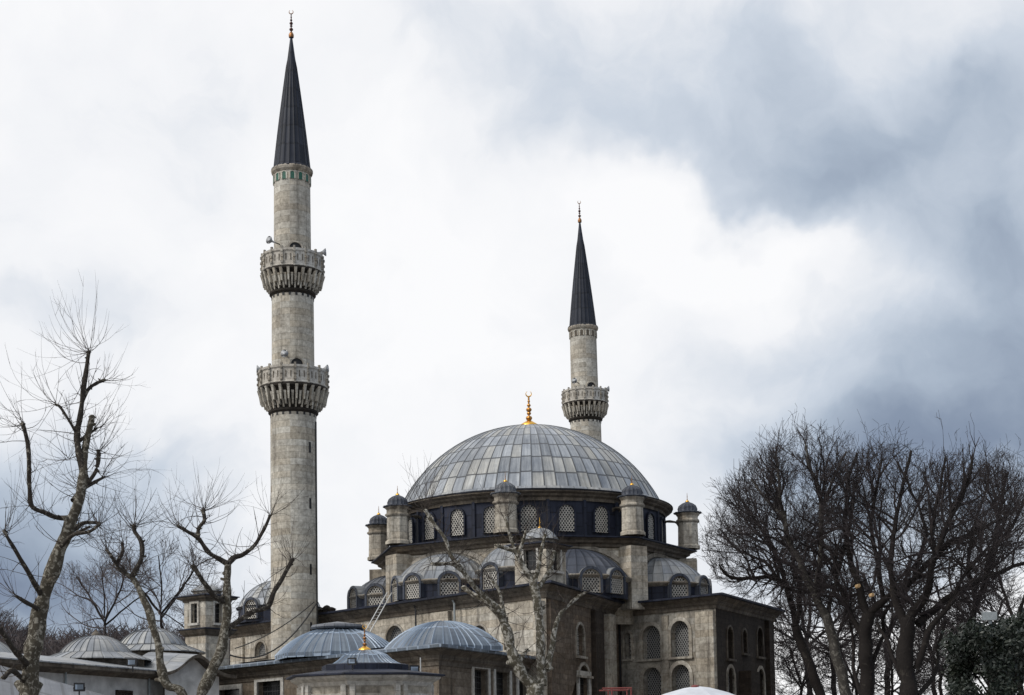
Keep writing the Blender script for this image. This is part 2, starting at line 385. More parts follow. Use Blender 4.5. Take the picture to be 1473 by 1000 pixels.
    def prism(s, path, z0, z1, uoff=0):
        n = len(path); acc = uoff
        for i in range(n):
            a, b = Vector(path[i]), Vector(path[(i+1) % n]); l = (b-a).length
            s.face([(a.x,a.y,z0),(b.x,b.y,z0),(b.x,b.y,z1),(a.x,a.y,z1)], [(acc,z0),(acc+l,z0),(acc+l,z1),(acc,z1)]); acc += l
        s.cap(path, z1); s.cap(path, z0)
    def box(s, c, th, w_, d_, z0, z1):
        """box centred in plan at c, its front facing D(th), w_ wide and d_ deep"""
        n = D(th); tdir = Vector((-n.y, n.x)); c = Vector((c[0], c[1]))
        s.prism([c + tdir*(w_/2)*a + n*(d_/2)*b for a, b in ((-1,1),(1,1),(1,-1),(-1,-1))], z0, z1)
    def tube(s, pts, rad, n=6, capends=True):
        pts = [Vector(p) for p in pts]; m_ = len(pts)
        if m_ < 2: return
        up = Vector((.13, .27, .95)); base = len(s.v); acc = 0
        for i, p in enumerate(pts):
            t_ = (pts[min(i+1, m_-1)] - pts[max(i-1, 0)])
            if t_.length < 1e-9: t_ = Vector((0,0,1))
            t_.normalize()
            a = t_.cross(up)
            if a.length < .05: a = t_.cross(Vector((1,0,0)))
            a.normalize(); b = t_.cross(a); r = rad[i]
            for k in range(n):
                c_, s_ = math.cos(2*math.pi*k/n), math.sin(2*math.pi*k/n)
                q = p + a*(c_*r) + b*(s_*r); s.v.append((q.x, q.y, q.z))
        for i in range(m_-1):
            for k in range(n):
                a = base + i*n + k; b = base + i*n + (k+1) % n
                s.f.append((a, b, b+n, a+n)); s.uv += [(0,0)]*4
        if capends:
            s.f.append(tuple(base + k for k in range(n))); s.uv += [(0,0)]*n
            s.f.append(tuple(base + (m_-1)*n + k for k in range(n))); s.uv += [(0,0)]*n
    def build(s, name, mat, parent=None, smooth=False, weld=False):
        me = bpy.data.meshes.new(name)
        off = parent_world(parent) if parent is not None else Vector((0,0,0))
        me.from_pydata([(v[0]-off.x, v[1]-off.y, v[2]-off.z) for v in s.v], [], s.f)
        if s.uv:
            uvl = me.uv_layers.new(name='UVMap'); flat = [c for q in s.uv for c in q[:2]]
            uvl.data.foreach_set('uv', flat)
        me.materials.append(MAT[mat] if isinstance(mat, str) else mat)
        if smooth: me.polygons.foreach_set('use_smooth', [True]*len(me.polygons))
        me.update()
        o = bpy.data.objects.new(name, me); col.objects.link(o)
        if parent is not None: o.parent = parent
        return o
WPOS = {}
def parent_world(p):
    v = Vector((0,0,0))
    while p is not None: v += p.location; p = p.parent
    return v
def thing(name, label, cat, loc, group=None):
    o = bpy.data.objects.new(name, None); col.objects.link(o); o.location = loc; o.empty_display_size = .3
    o['label'] = label; o['category'] = cat
    if group: o['group'] = group
    return o
def part_empty(name, parent, loc):
    o = bpy.data.objects.new(name, None); col.objects.link(o); o.parent = parent; o.location = Vector(loc) - parent_world(parent); return o
def copy_tree(o, parent=None):
    c = o.copy(); col.objects.link(c); c.parent = parent
    for ch in o.children: copy_tree(ch, c)
    return c
def struct(o): o['kind'] = 'structure'; return o

# arch outline in (u, v): base centre at (0, 0), w wide, h high; arch: 0 flat, 1 round, 2 slightly pointed
def arch_pts(w_, h, arch, n=12):
    if not arch: return [(-w_/2,0),(w_/2,0),(w_/2,h),(-w_/2,h)]
    r = w_/2; rise = r*(1.0 if arch == 1 else 1.15); pts = [(-r,0),(r,0)]
    for i in range(n+1):
        a = math.pi*i/n; y = math.sin(a)
        pts.append((r*math.cos(a), h - rise + rise*(y if arch == 1 else y**.92)))
    return pts
def local(c, th):
    """frame on a wall: c = (x, y), facing D(th). returns f(u, v, out) -> 3d"""
    n = D(th); tdir = Vector((-n.y, n.x))
    def f(u, v, o=0): p = Vector((c[0], c[1])) + tdir*u + n*o; return (p.x, p.y, v)
    return f
def arched_window(parent, c, th, z, w_, h, arch=1, pane='lattice', frame='trim', fw=.16, proud=.14, sill=True, name='window'):
    """framed window: ring frame proud of the wall, pane set back in it"""
    f = local(c, th)
    inn = arch_pts(w_, h, arch); out = arch_pts(w_+2*fw, h+fw, arch); out = [(u, v) for u, v in out]
    mb = MB(); n = len(inn)
    for i in range(n):
        j = (i+1) % n
        (u0,v0),(u1,v1),(U0,V0),(U1,V1) = inn[i], inn[j], out[i], out[j]
        mb.quad(f(u0,z+v0,proud), f(u1,z+v1,proud), f(U1,z+V1,proud), f(U0,z+V0,proud))
        mb.quad(f(u0,z+v0,-.05), f(u1,z+v1,-.05), f(u1,z+v1,proud), f(u0,z+v0,proud))
        mb.quad(f(U0,z+V0,-.05), f(U1,z+V1,-.05), f(U1,z+V1,proud), f(U0,z+V0,proud))
    if sill:
        cc = Vector((c[0], c[1])) + D(th)*(proud*.5)
        mb.box(cc, th, w_+fw*2.6, proud+.12, z-.12, z-.003)
    fr = mb.build(name, frame, parent)
    pm = MB(); pm.face([f(u, z+v, .03) for u, v in inn], [(u, v) for u, v in inn])
    pm.build('pane', pane, fr)
    return fr
def wall(parent, a, b, z0, z1, ops, mat, depth=.3, name='wall', uoff=0, out=1):
    """wall from a to b (plan) facing right of a->b walk... normal = D-like outward. ops: (u, z, w, h, arch, pane, framemat, fw, name)"""
    a, b = Vector(a), Vector(b); l = (b-a).length; d = (b-a)/l; n = Vector((d.y, -d.x))*out
    th = math.atan2(n.x, -n.y)
    def p3(u, v, o=0): q = a + d*u + n*o; return Vector((q.x, q.y, v))
    loops = [[Vector((0,z0,0)), Vector((l,z0,0)), Vector((l,z1,0)), Vector((0,z1,0))]]
    mb = MB()
    for op in ops:
        u, z, w_, h, arch = op[:5]
        loops.append([Vector((u+x, z+y, 0)) for x, y in arch_pts(w_, h, arch)])
    flat = [q for lp in loops for q in lp]
    for tri in tessellate_polygon(loops):
        q = [flat[i] for i in tri]
        mb.face([p3(x.x, x.y) for x in q], [(x.x+uoff, x.y) for x in q])
    for lp in loops[1:]:
        for i in range(len(lp)):
            x, y = lp[i], lp[(i+1) % len(lp)]
            mb.quad(p3(x.x,x.y), p3(y.x,y.y), p3(y.x,y.y,-depth), p3(x.x,x.y,-depth))
    wo = mb.build(name, mat, parent)
    for op in ops:
        u, z, w_, h, arch = op[:5]; pane = op[5] if len(op) > 5 else 'lattice'
        fm = op[6] if len(op) > 6 else 'trim'; fw = op[7] if len(op) > 7 else .14; nm = op[8] if len(op) > 8 else 'window'
        inn = [(x, y) for x, y in arch_pts(w_, h, arch)]; outl = arch_pts(w_+2*fw, h+fw, arch)
        fb = MB(); N_ = len(inn); pr = .07
        for i in range(N_):
            j = (i+1) % N_
            if i == 0: continue
            (u0,v0),(u1,v1),(U0,V0),(U1,V1) = inn[i], inn[j], outl[i], outl[j]
            fb.quad(p3(u+u0,z+v0,pr), p3(u+u1,z+v1,pr), p3(u+U1,z+V1,pr), p3(u+U0,z+V0,pr))
            fb.quad(p3(u+U0,z+V0,-.02), p3(u+U1,z+V1,-.02), p3(u+U1,z+V1,pr), p3(u+U0,z+V0,pr))
            fb.quad(p3(u+u0,z+v0,-.1), p3(u+u1,z+v1,-.1), p3(u+u1,z+v1,pr), p3(u+u0,z+v0,pr))
        q = a + d*u + n*.05
        fb.box(q, th, w_+fw*2.6, .26, z-.14, z-.004)
        fr = fb.build(nm, fm, parent)
        pm = MB(); pm.face([p3(u+x, z+y, -depth+.03) for x, y in inn], inn); pm.build('pane', pane, fr)
    return wo

def dome_profile(r, h, z, n=14, flare=0):
    """spherical cap of rim radius r, height h"""
    Rs = (r*r + h*h)/(2*h); a1 = math.asin(min(1, r/Rs)); 
    if h > r: a1 = math.pi - a1
    pr = []
    if flare: pr.append((r+flare, z-.08))
    for i in range(n+1):
        a = a1*(1 - i/n); pr.append((max(.001, Rs*math.sin(a)), z + Rs*math.cos(a) - (Rs - h)))
    return pr

def finial(parent, c, z, h, mats=('gold', 'copper'), crescent=True, name='finial', k=1.0, bell=1.0):
    f = MB(); r = h*.085*k*bell
    # bell foot
    prof = [(r*2.5, z-.1), (r*2.7, z+h*.01), (r*2.5, z+h*.07), (r*1.5, z+h*.13), (r*.5, z+h*.19)]
    f.revolve(c[0], c[1], prof, 14)
    o = f.build(name, mats[0], parent, True)
    g = MB(); rod = h*.02*k; r = h*.085*k
    g.revolve(c[0], c[1], [(rod, z+h*.15), (rod, z+h*.84)], 8)
    for zz, rr in ((.25, .9), (.38, .62), (.48, .8), (.60, .55), (.71, .38)):
        cz = z+h*zz; R_ = r*rr
        g.revolve(c[0], c[1], [(.001, cz-R_*.8), (R_*.7, cz-R_*.55), (R_, cz), (R_*.7, cz+R_*.55), (.001, cz+R_*.8)], 10)
    g.build('stem', mats[1], o, True)
    if crescent:
        s_ = MB(); rc = h*.075; cz = z+h*.915; pts = []; rad = []
        for i in range(17):
            a = R(-90 + 32 + (360-64)*i/16) if False else R(90 + 28 + (304)*i/16)
            pts.append((c[0] + math.cos(a)*rc, c[1], cz + math.sin(a)*rc)); rad.append(h*.016*math.sin(math.pi*(i+.6)/17.2)+.004)
        s_.tube(pts, rad, 6); s_.build('crescent', mats[0], o, True)
    return o

# ------------------------------------------------------------------ ground and far hill
g = MB(); g.face([(-1500,-300,0),(1500,-300,0),(1500,3000,0),(-1500,3000,0)])
struct(g.build('ground', 'ground'))
g = MB(); hx = []
for i in range(41):
    x = -420 + i*10.5; hx.append((x, 6 + 9*math.exp(-((x+165)/80)**2) + 2.0*mnoise.noise(Vector((x*.03, 0, 0)))))
for i in range(40):
    x0, h0 = hx[i]; x1, h1 = hx[i+1]
    g.quad((x0, 300, -1), (x1, 300, -1), (x1, 345, h1), (x0, 345, h0)); g.quad((x0, 345, h0), (x1, 345, h1), (x1, 420, -1), (x0, 420, -1))
struct(g.build('hill', 'hillmat', None, True))

# ------------------------------------------------------------------ THE MOSQUE
CX, CY = P(763, 720, 105.5).x, 105.5
C2 = Vector((CX, CY)); RV = 11.0; TH0 = R(-9)
ZE = 10.9; ZP = 15.15
mosque = thing('mosque', 'large stone mosque with a big lead dome on a windowed drum ringed by little turrets', 'mosque', (CX, CY, 0))
# main dome
RD, ZR = 9.12, 18.25
d = MB(); d.revolve(CX, CY, dome_profile(RD, 5.85, ZR, 18, .08), 0, 72, 8, rib=.035, sub=3)
dome = d.build('dome', 'lead', mosque, True)
finial(mosque, (CX, CY), ZR+5.86, 2.6, ('gold', 'gilt'), True, 'finial', 1.2, .95)
# rim, cornice, drum
d = MB(); d.revolve(CX, CY, [(RD-.3, ZR+.26), (RD+.08, ZR+.12), (RD+.20, ZR-.02), (RD+.02, ZR-.06)], 96, 64, 1); d.build('dome_rim', 'leadpale', mosque)
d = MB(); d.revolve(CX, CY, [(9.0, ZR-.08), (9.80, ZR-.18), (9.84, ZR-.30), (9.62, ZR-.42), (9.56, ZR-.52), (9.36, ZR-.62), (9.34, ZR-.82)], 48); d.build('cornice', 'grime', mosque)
d = MB(); d.revolve(CX, CY, [(8.9, ZR-.06), (9.87, ZR-.17), (9.87, ZR-.21)], 72, 72, 1); d.build('cornice_cover', 'leaddark', mosque)
RDR = 9.25
d = MB(); d.revolve(CX, CY, [(RDR, ZP-.2), (RDR, ZR-.7)], 24, 48, 3, rot=R(-9)); d.build('drum', 'leaddark', mosque)
apoth = RDR*math.cos(math.pi/24)
for k in range(24):
    th = R(-1.5 + 15*k); c = C2 + D(th)*apoth
    arched_window(mosque, c, th, ZP+.30, 1.02, 1.72, 1, 'lattice', 'leaddark', .10, .16, False)
    pl = MB(); cc = C2 + D(th+R(7.5))*(RDR-.02); pl.box(cc, th+R(7.5), .22, .22, ZP, ZR-.75); pl.build('pilaster', 'leaddark', mosque)
# octagonal base with platform cornice
octo = [C2 + D(TH0 + R(45)*k)*(RV-.55) for k in range(8)]
b = MB()
for k in range(8):
    a_, b_ = octo[k], octo[(k+1) % 8]; l = (b_-a_).length
    b.quad((a_.x,a_.y,9.5),(b_.x,b_.y,9.5),(b_.x,b_.y,ZP-.3),(a_.x,a_.y,ZP-.3), [(k*l,9.5),(k*l+l,9.5),(k*l+l,ZP-.3),(k*l,ZP-.3)])
b.build('octagon_wall', 'pale', mosque)
platp = [C2 + D(TH0 + R(45)*k)*(RV+.1) for k in range(8)]
b = MB(); b.sweep(platp, [(-.58, ZP-.78), (-.40, ZP-.72), (-.36, ZP-.58), (-.15, ZP-.48), (-.10, ZP-.34), (.20, ZP-.22)], True, 1, -1 if False else 1)
b.build('platform_cornice', 'grime', mosque)
b = MB(); b.sweep(platp, [(.18, ZP-.23), (.32, ZP-.20), (.32, ZP-.13), (-1.9, ZP+.06)], True, 1.4, 1); b.build('platform_cover', 'leaddark', mosque)
for k in range(8):
    th = TH0 + R(45)*k; c = C2 + D(th)*(RV-.15)
    p_ = MB(); p_.box(c - D(th)*.2, th, 1.35, 1.5, ZE-.5, ZP-.72); p_.build('pier', 'pale', mosque)
    t_ = part_empty('turret', mosque, (c.x, c.y, ZP))
    s_ = MB(); s_.revolve(c.x, c.y, [(.84, ZP-.02), (.84, ZP+.18), (.74, ZP+.25), (.71, ZR-1.30)], 8, rot=th+R(22.5)-0); s_.build('shaft', 'pale', t_)
    s_ = MB(); s_.revolve(c.x, c.y, [(.71, ZR-1.33), (.85, ZR-1.24), (.85, ZR-1.15), (.74, ZR-1.07), (.74, ZR-.86), (.86, ZR-.74), (.86, ZR-.67)], 8, rot=th+R(22.5)); s_.build('capital', 'trim', t_)
    s_ = MB(); s_.revolve(c.x, c.y, [(.80, ZR-.69), (.96, ZR-.66), (.95, ZR-.60), (.64, ZR-.54), (.67, ZR-.36), (.58, ZR-.14), (.36, ZR+.02), (.15, ZR+.13), (.001, ZR+.22)], 24, 16, 2, rib=.02); s_.build('cap', 'leadmid' if k in (0, 3) else 'leadblack', t_, True)
    finial(t_, (c.x, c.y), ZR+.16, .72, ('gold', 'copper'), False, 'finial', .8)
    # flying buttress with an arched opening between turret and drum
    f = MB(); n = D(th); td = Vector((-n.y, n.x)); hw = .33; r0, r1 = RDR-.2, RV-.75
    zt = ZR-1.15; prof = [(r0, zt), (r1, zt-.1), (r1, ZP+1.1)]
    for q in range(9):
        a = math.pi*q/8; prof.append(((r0+r1)/2 + (r1-r0)/2*math.cos(a)*.98, ZP+1.25 + .75*math.sin(a)))
    prof.append((r0, ZP+1.1))
    def pp(r, z, s__): v = C2 + n*r + td*hw*s__; return (v.x, v.y, z)
    for s__ in (-1, 1): f.face([pp(r, z, s__) for r, z in prof], [(r, z) for r, z in prof])
    for q in range(len(prof)):
        (ra, za), (rb, zb) = prof[q], prof[(q+1) % len(prof)]
        f.quad(pp(ra,za,-1), pp(rb,zb,-1), pp(rb,zb,1), pp(ra,za,1))
    f.build('flying_buttress', 'grime', mosque)

# semi-domes on the eight faces, each on a low leaded drum with hooded windows
def hooded_window(parent, C, rr, th, z, w_, h, pane='lattice'):
    c = C + D(th)*rr; f = local(c, th)
    out = arch_pts(w_+.42, h+.24, 1, 14); inn = arch_pts(w_+.14, h+.08, 1, 14); m_ = MB(); hd = MB()
    for i in range(1, len(out)):
        j = (i+1) % len(out)
        (U0,V0),(U1,V1),(u0,v0),(u1,v1) = out[i], out[j], inn[i], inn[j]
        (hd if V0 > h*.45 and V1 > h*.45 else m_).quad(f(U0*1.03,z+V0+.015,.18), f(U1*1.03,z+V1+.015,.18), f(U1*1.03,z+V1+.015,-1.2), f(U0*1.03,z+V0+.015,-1.2), [(i*.35,0),((i+1)*.35,0),((i+1)*.35,1.4),(i*.35,1.4)])
        m_.quad(f(U0,z+V0,.22), f(U1,z+V1,.22), f(U1,z+V1,-.1), f(U0,z+V0,-.1))
        m_.quad(f(U0,z+V0,.22), f(U1,z+V1,.22), f(u1,z+v1,.22), f(u0,z+v0,.22))
        m_.quad(f(u0,z+v0,.22), f(u1,z+v1,.22), f(u1,z+v1,-.1), f(u0,z+v0,-.1))
    w1 = m_.build('window', 'leadblack', parent); hd.build('hood', 'leadpale', w1)
    arch2 = arch_pts(w_, h, 1, 14); a3 = arch_pts(w_+.14, h+.08, 1, 14); fr = MB()
    for i in range(len(arch2)):
        j = (i+1) % len(arch2); (u0,v0),(u1,v1),(U0,V0),(U1,V1) = arch2[i], arch2[j], a3[i], a3[j]
        fr.quad(f(u0,z+v0,.12), f(u1,z+v1,.12), f(U1,z+V1,.12), f(U0,z+V0,.12))
        fr.quad(f(u0,z+v0,.12), f(u1,z+v1,.12), f(u1,z+v1,.0), f(u0,z+v0,.0))
    fr.build('frame', 'trim', w1)
    pm = MB(); pm.face([f(u, z+v, .06) for u, v in arch2], arch2); pm.build('pane', pane, w1)
def semidome(C, r, zb, zs, h, mat, wins, th_face, arch=True, kw=1.0):
    s_ = MB(); s_.revolve(C.x, C.y, dome_profile(r, h, zs, 10, .1), 0, int(r*9), 5, rib=.03, sub=2); s_.build('semi_dome', mat, mosque, True)
    s_ = MB(); s_.revolve(C.x, C.y, [(r-.05, zb), (r-.05, zs-.1)], 40, int(r*8), 2); s_.build('semi_dome_drum', 'leaddark', mosque)
    s_ = MB(); s_.revolve(C.x, C.y, [(r-.06, zs-.3), (r+.1, zs-.2), (r+.22, zs-.1), (r+.24, zs-.04), (r-.1, zs+.05)], 40); s_.build('semi_dome_cornice', 'trim', mosque)
    for a in wins: hooded_window(mosque, C, r-.02, R(a), zb+.24, 1.05*kw, 1.38)
    if arch:
        n = D(th_face); td = Vector((-n.y, n.x)); ap = (RV-.55)*math.cos(R(22.5))
        base = C2 + n*(ap+.03) + td*((C-C2).dot(td)); f = local(base, th_face); s_ = MB()
        ro, ri = r+.5, r+.10; hh = h+.16
        pts = 20
        for i in range(pts):
            a0, a1 = math.pi*i/pts, math.pi*(i+1)/pts
            def q(rr, a, o): return f(rr*math.cos(a), zs-.1 + (hh if rr == ri else hh+.26)*math.sin(a), o)
            s_.quad(q(ri,a0,.14), q(ri,a1,.14), q(ro,a1,.14), q(ro,a0,.14)); s_.quad(q(ro,a0,.14), q(ro,a1,.14), q(ro,a1,-.05), q(ro,a0,-.05)); s_.quad(q(ri,a0,.14), q(ri,a1,.14), q(ri,a1,-.05), q(ri,a0,-.05))
        s_.build('arch', 'trim', mosque)
AP = (RV-.55)*math.cos(R(22.5))
def fc(th, off, slide): n = D(R(th)); return C2 + n*(AP+off) + Vector((-n.y, n.x))*slide
semidome(fc(-31.5, 0, -.55), 3.4, 10.9, 12.3, 1.95, 'leadpale', [-68, -36, 4], R(-31.5))
semidome(fc(13.5, 0, .35), 3.4, 10.9, 12.3, 1.95, 'leadblack', [-20, 14, 45], R(13.5))
semidome(fc(58.5, 0, .2), 3.2, 10.9, 12.25, 1.9, 'leadpale', [18, 55, 92], R(58.5))
semidome(fc(-76.5, 0, 0), 2.9, 10.9, 12.1, 1.5, 'leadmid', [-60, -100, -20], R(-76.5))
for a in (103.5, 148.5, 193.5, 238.5): semidome(fc(a, 0, 0), 3.1, 10.9, 12.35, 1.8, 'leadmid', [a], R(a))
# small corner semi-dome beside the roof tower
CE = Vector(P(742, 830, 91.8)[:2])
semidome(CE, 2.25, 10.9, 12.45, 1.6, 'leadpale', [-40], 0, False)

# main walls
pa, pb, pc, pd, pe = W(331,111), W(786,84.9), W(893,98.2), W(1030,92.9), W(1113,104.4)
pf = pe + Vector((.6, 12)); pg = Vector((8, 128)); ph = pa + Vector((3, 14))
foot = [pa, pb, pc, pd, pe, pf, pg, ph]
def along(a, b, px):   # distance along wall a->b where the sight line at pixel column px meets it
    r = W(px, 1.0); r = Vector((r.x, r.y)); dd = b - a
    # a + t*dd = s*r
    den = dd.x*(-r.y) - dd.y*(-r.x); t_ = (-a.x*(-r.y) + a.y*(-r.x))/den
    return t_*dd.length
def zat(a, b, px, py):
    u = along(a, b, px); q = a + (b-a).normalized()*u; return u, P(px, py, q.y).z
def op(a, b, px, py_bot, wpx, hpx, arch=1, pane='lattice_dark', fm='trim', fw=.14, nm='window', wm=None):
    u, z = zat(a, b, px, py_bot); _, z1 = zat(a, b, px, py_bot-hpx)
    u0, u1 = along(a, b, px-wpx/2), along(a, b, px+wpx/2)
    return (u, z, abs(u1-u0), z1-z, arch, pane, fm, fw, nm)
wall(mosque, pa, pb, 0, ZE-.35, [op(pa,pb,568,938,25,38), op(pa,pb,690,936,22,36), op(pa,pb,733,935,14,48),
     op(pa,pb,375,945,16,22,1), op(pa,pb,640,990,18,40), op(pa,pb,500,975,20,38)], 'pale', .35)
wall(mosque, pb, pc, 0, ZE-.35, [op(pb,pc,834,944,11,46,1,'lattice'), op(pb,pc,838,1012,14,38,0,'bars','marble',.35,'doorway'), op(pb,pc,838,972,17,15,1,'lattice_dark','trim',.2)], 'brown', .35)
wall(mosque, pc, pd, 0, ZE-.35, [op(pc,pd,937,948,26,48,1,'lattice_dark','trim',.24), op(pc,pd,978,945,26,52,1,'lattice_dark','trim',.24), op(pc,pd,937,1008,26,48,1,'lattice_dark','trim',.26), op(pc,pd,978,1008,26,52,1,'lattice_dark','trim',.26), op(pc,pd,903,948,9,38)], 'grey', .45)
wall(mosque, pd, pe, 0, ZE-.35, [op(pd,pe,1049,948,8,46,1,'lattice_dark','grime'), op(pd,pe,1092,945,8,42,1,'lattice_dark','grime'), op(pd,pe,1070,940,6,34,1,'lattice_dark','grime'), op(pd,pe,1049,1008,10,48,1,'lattice_dark','trim',.2), op(pd,pe,1092,1008,9,46,1,'lattice_dark','trim',.2)], 'darkbrown', .35)  # the shade on this side is painted in through the darker stone
b = MB()
for i in range(4, 8):
    x, y = foot[i], foot[(i+1) % 8]; l = (y-x).length; b.quad((x.x,x.y,0),(y.x,y.y,0),(y.x,y.y,ZE-.35),(x.x,x.y,ZE-.35), [(0,0),(l,0),(l,ZE),(0,ZE)])
b.build('wall', 'grey', mosque)
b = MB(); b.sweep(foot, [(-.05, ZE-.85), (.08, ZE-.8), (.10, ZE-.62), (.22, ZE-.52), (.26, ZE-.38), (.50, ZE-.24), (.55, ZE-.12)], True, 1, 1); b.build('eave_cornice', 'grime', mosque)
b = MB(); b.sweep(foot, [(.53, ZE-.13), (.80, ZE-.12), (.80, ZE-.0), (-3.4, ZE+.35)], True, 1.3, 1); b.build('eave_cover', 'leaddark', mosque)
b = MB(); inner = []
b.cap([C2 + (p - C2)*.93 for p in foot], ZE+.12); b.build('roof', 'leadmid', mosque)
# pilasters and buttresses on the walls
def strip(a, b_, px0, px1, z0, z1, proud, mat, nm='pilaster'):
    u0, u1 = along(a, b_, px0), along(a, b_, px1); dd = (b_-a).normalized(); n = Vector((dd.y, -dd.x)); th = math.atan2(n.x, -n.y)
    m_ = MB(); m_.box(a + dd*((u0+u1)/2) + n*(proud/2-.02), th, abs(u1-u0), proud+.04, z0, z1); m_.build(nm, mat, mosque)
strip(pa, pb, 625, 650, 0, ZE-.9, .30, 'pale'); strip(pa, pb, 738, 785, 0, ZE-.98, .35, 'pale'); strip(pa, pb, 481, 494, 0, ZE-.9, .25, 'pale')
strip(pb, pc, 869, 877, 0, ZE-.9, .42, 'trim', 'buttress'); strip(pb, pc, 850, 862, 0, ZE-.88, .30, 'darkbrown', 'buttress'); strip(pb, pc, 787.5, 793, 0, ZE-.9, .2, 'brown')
strip(pc, pd, 1003, 1029, 0, ZE-.98, .22, 'pale', 'pilaster'); strip(pc, pd, 953, 962, 0, ZE-1.0, .12, 'trim', 'pilaster')
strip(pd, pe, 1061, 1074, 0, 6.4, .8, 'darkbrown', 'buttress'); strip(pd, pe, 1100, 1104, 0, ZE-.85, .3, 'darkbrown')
strip(pa, pb, 345, 352, 0, ZE-.9, .2, 'pale')

# downpipes and a run of cable on the walls, carved lumps on the eave by the minaret
def pipe(px, a, b_, z0, z1, r_, mat, nm):
    u = along(a, b_, px); dd = (b_-a).normalized(); q = a + dd*u + Vector((dd.y, -dd.x))*.42
    m_ = MB(); m_.tube([(q.x, q.y, z0), (q.x, q.y, z1), (q.x-.1, q.y+.2, z1+.3)], [r_]*3, 6); m_.build(nm, mat, mosque)
pipe(662, pa, pb, 0, ZE-.6, .07, 'pole_grey', 'downpipe'); pipe(897, pc, pd, 0, ZE-.6, .08, 'black', 'downpipe'); pipe(606, pa, pb, 0, ZE-.6, .06, 'black', 'downpipe')
for px in (459, 466, 474, 481):
    u = along(pa, pb, px); dd = (pb-pa).normalized(); q = pa + dd*u + Vector((dd.y, -dd.x))*.2
    m_ = MB(); hh = rnd.uniform(.3, .6); m_.revolve(q.x, q.y, [(.30, ZE-.02), (.26, ZE+hh*.5), (.32, ZE+hh*.7), (.15, ZE+hh), (.01, ZE+hh+.05)], 9); m_.build('eave_ornament', 'nearblack', mosque, True)

# roof tower over the corner
def tower(nm, parent, px, Dc, th, side, z0, z1, ztop, mat, pxw, winh, winz, cap='lead', fin=True, ov=.24):
    c = Vector(P(px, 850, Dc)[:2]) - D(th + R(45))*0; cc = c
    hs = side/2; n = D(th); td = Vector((-n.y, n.x))
    sq = [cc + td*hs*x + n*hs*y for x, y in ((-1,1),(1,1),(1,-1),(-1,-1))]
    for i in range(4):
        a, b_ = sq[i], sq[(i+1) % 4]
        wall(parent, a, b_, z0, z1, [(side/2, winz, pxw, winh, 0, 'bars', 'marble', .13)], mat, .25)
    m_ = MB(); m_.sweep(sq, [(-.02, z1-.22), (.06, z1-.18), (.08, z1-.08), (ov-.04, z1+.0), (ov, z1+.1)], True); m_.build('cornice', 'grime', parent)
    m_ = MB(); m_.sweep(sq, [(ov-.02, z1+.095), (ov+.08, z1+.12), (ov+.08, z1+.17), (-.25, z1+.32)], True, 1.5); m_.build('cornice_cover', 'leaddark', parent)
    rr = side*.43
    m_ = MB(); m_.revolve(cc.x, cc.y, [(rr, z1+.15), (rr, z1+.42), (rr+.15, z1+.52), (rr+.16, z1+.58)], 8, rot=th); m_.build('drum', 'trim', parent)
    m_ = MB(); m_.revolve(cc.x, cc.y, dome_profile(rr+.1, ztop-z1-.56, z1+.56, 8, .05), 0, 16, 3, rib=.02, sub=2); m_.build('cap', cap, parent, True)
    if fin: finial(parent, (cc.x, cc.y), ztop-.05, .8, ('gold', 'gold'), False, 'finial', .8)
    return sq
tower('tower', mosque, 778, 88.3, R(-33), 2.15, ZE-.1, 13.3, 14.5, 'pale', .85, 1.35, ZE+1.0, 'leadpale')

# left portico dome, beside the minaret
CL = Vector(P(402, 870, 109)[:2])
s_ = MB(); s_.revolve(CL.x, CL.y, dome_profile(2.95, 2.05, 12.0, 10, .1), 0, 28, 5, rib=.03, sub=2); s_.build('small_dome', 'lead', mosque, True)
s_ = MB(); s_.revolve(CL.x, CL.y, [(2.9, ZE), (2.9, 11.9), (3.1, 12.02), (2.9, 12.06)], 32, 24, 2); s_.build('small_dome_drum', 'leaddark', mosque)
hooded_window(mosque, CL, 2.9, R(-32), 11.1, .95, 1.25)
hooded_window(mosque, CL, 2.9, R(12), 11.1, .95, 1.25)

# ------------------------------------------------------------------ MINARETS
MD = 100.5
mb0 = P(425, 1000, MD); MX, MY = P(421.5, 500, MD).x, MD
k_ = MD/F
def mz(py): return P(421.5, py, MD).z
minaret = thing('minaret', 'nearer and taller-looking stone minaret on the left with two balconies below its dark spire', 'minaret', (MX, MY, 0), 'minarets of the mosque')
def shaft(z0, z1, r0, r1, n=40, extra=[]):
    s_ = MB(); s_.revolve(MX, MY, [(r0 + (r1-r0)*i/6, z0 + (z1-z0)*i/6) for i in range(7)], n); return s_
zb1t, zb1b = mz(536), mz(562)       # lower balcony parapet (silhouette edge)
zb2t, zb2b = mz(370), mz(396)
zs = mz(252)
r1, r2, r3 = 33.2*k_, 30.8*k_, 27.3*k_
shaft(0, zb1b-.2, r1*1.03, r1).build('lower_shaft', 'minaret', minaret, True)
shaft(zb1b-.3, zb2b-.1, r2*1.01, r2*.985).build('middle_shaft', 'minaret', minaret, True)
shaft(zb2b-.3, zs+.1, r3, r3*.97).build('upper_shaft', 'minaret', minaret, True)
def ring(z, r, h=.16, pr=.1): 
    s_ = MB(); s_.revolve(MX, MY, [(r-.02, z-h), (r+pr, z-h*.5), (r+pr, z+h*.2), (r-.02, z+h)], 40); return s_
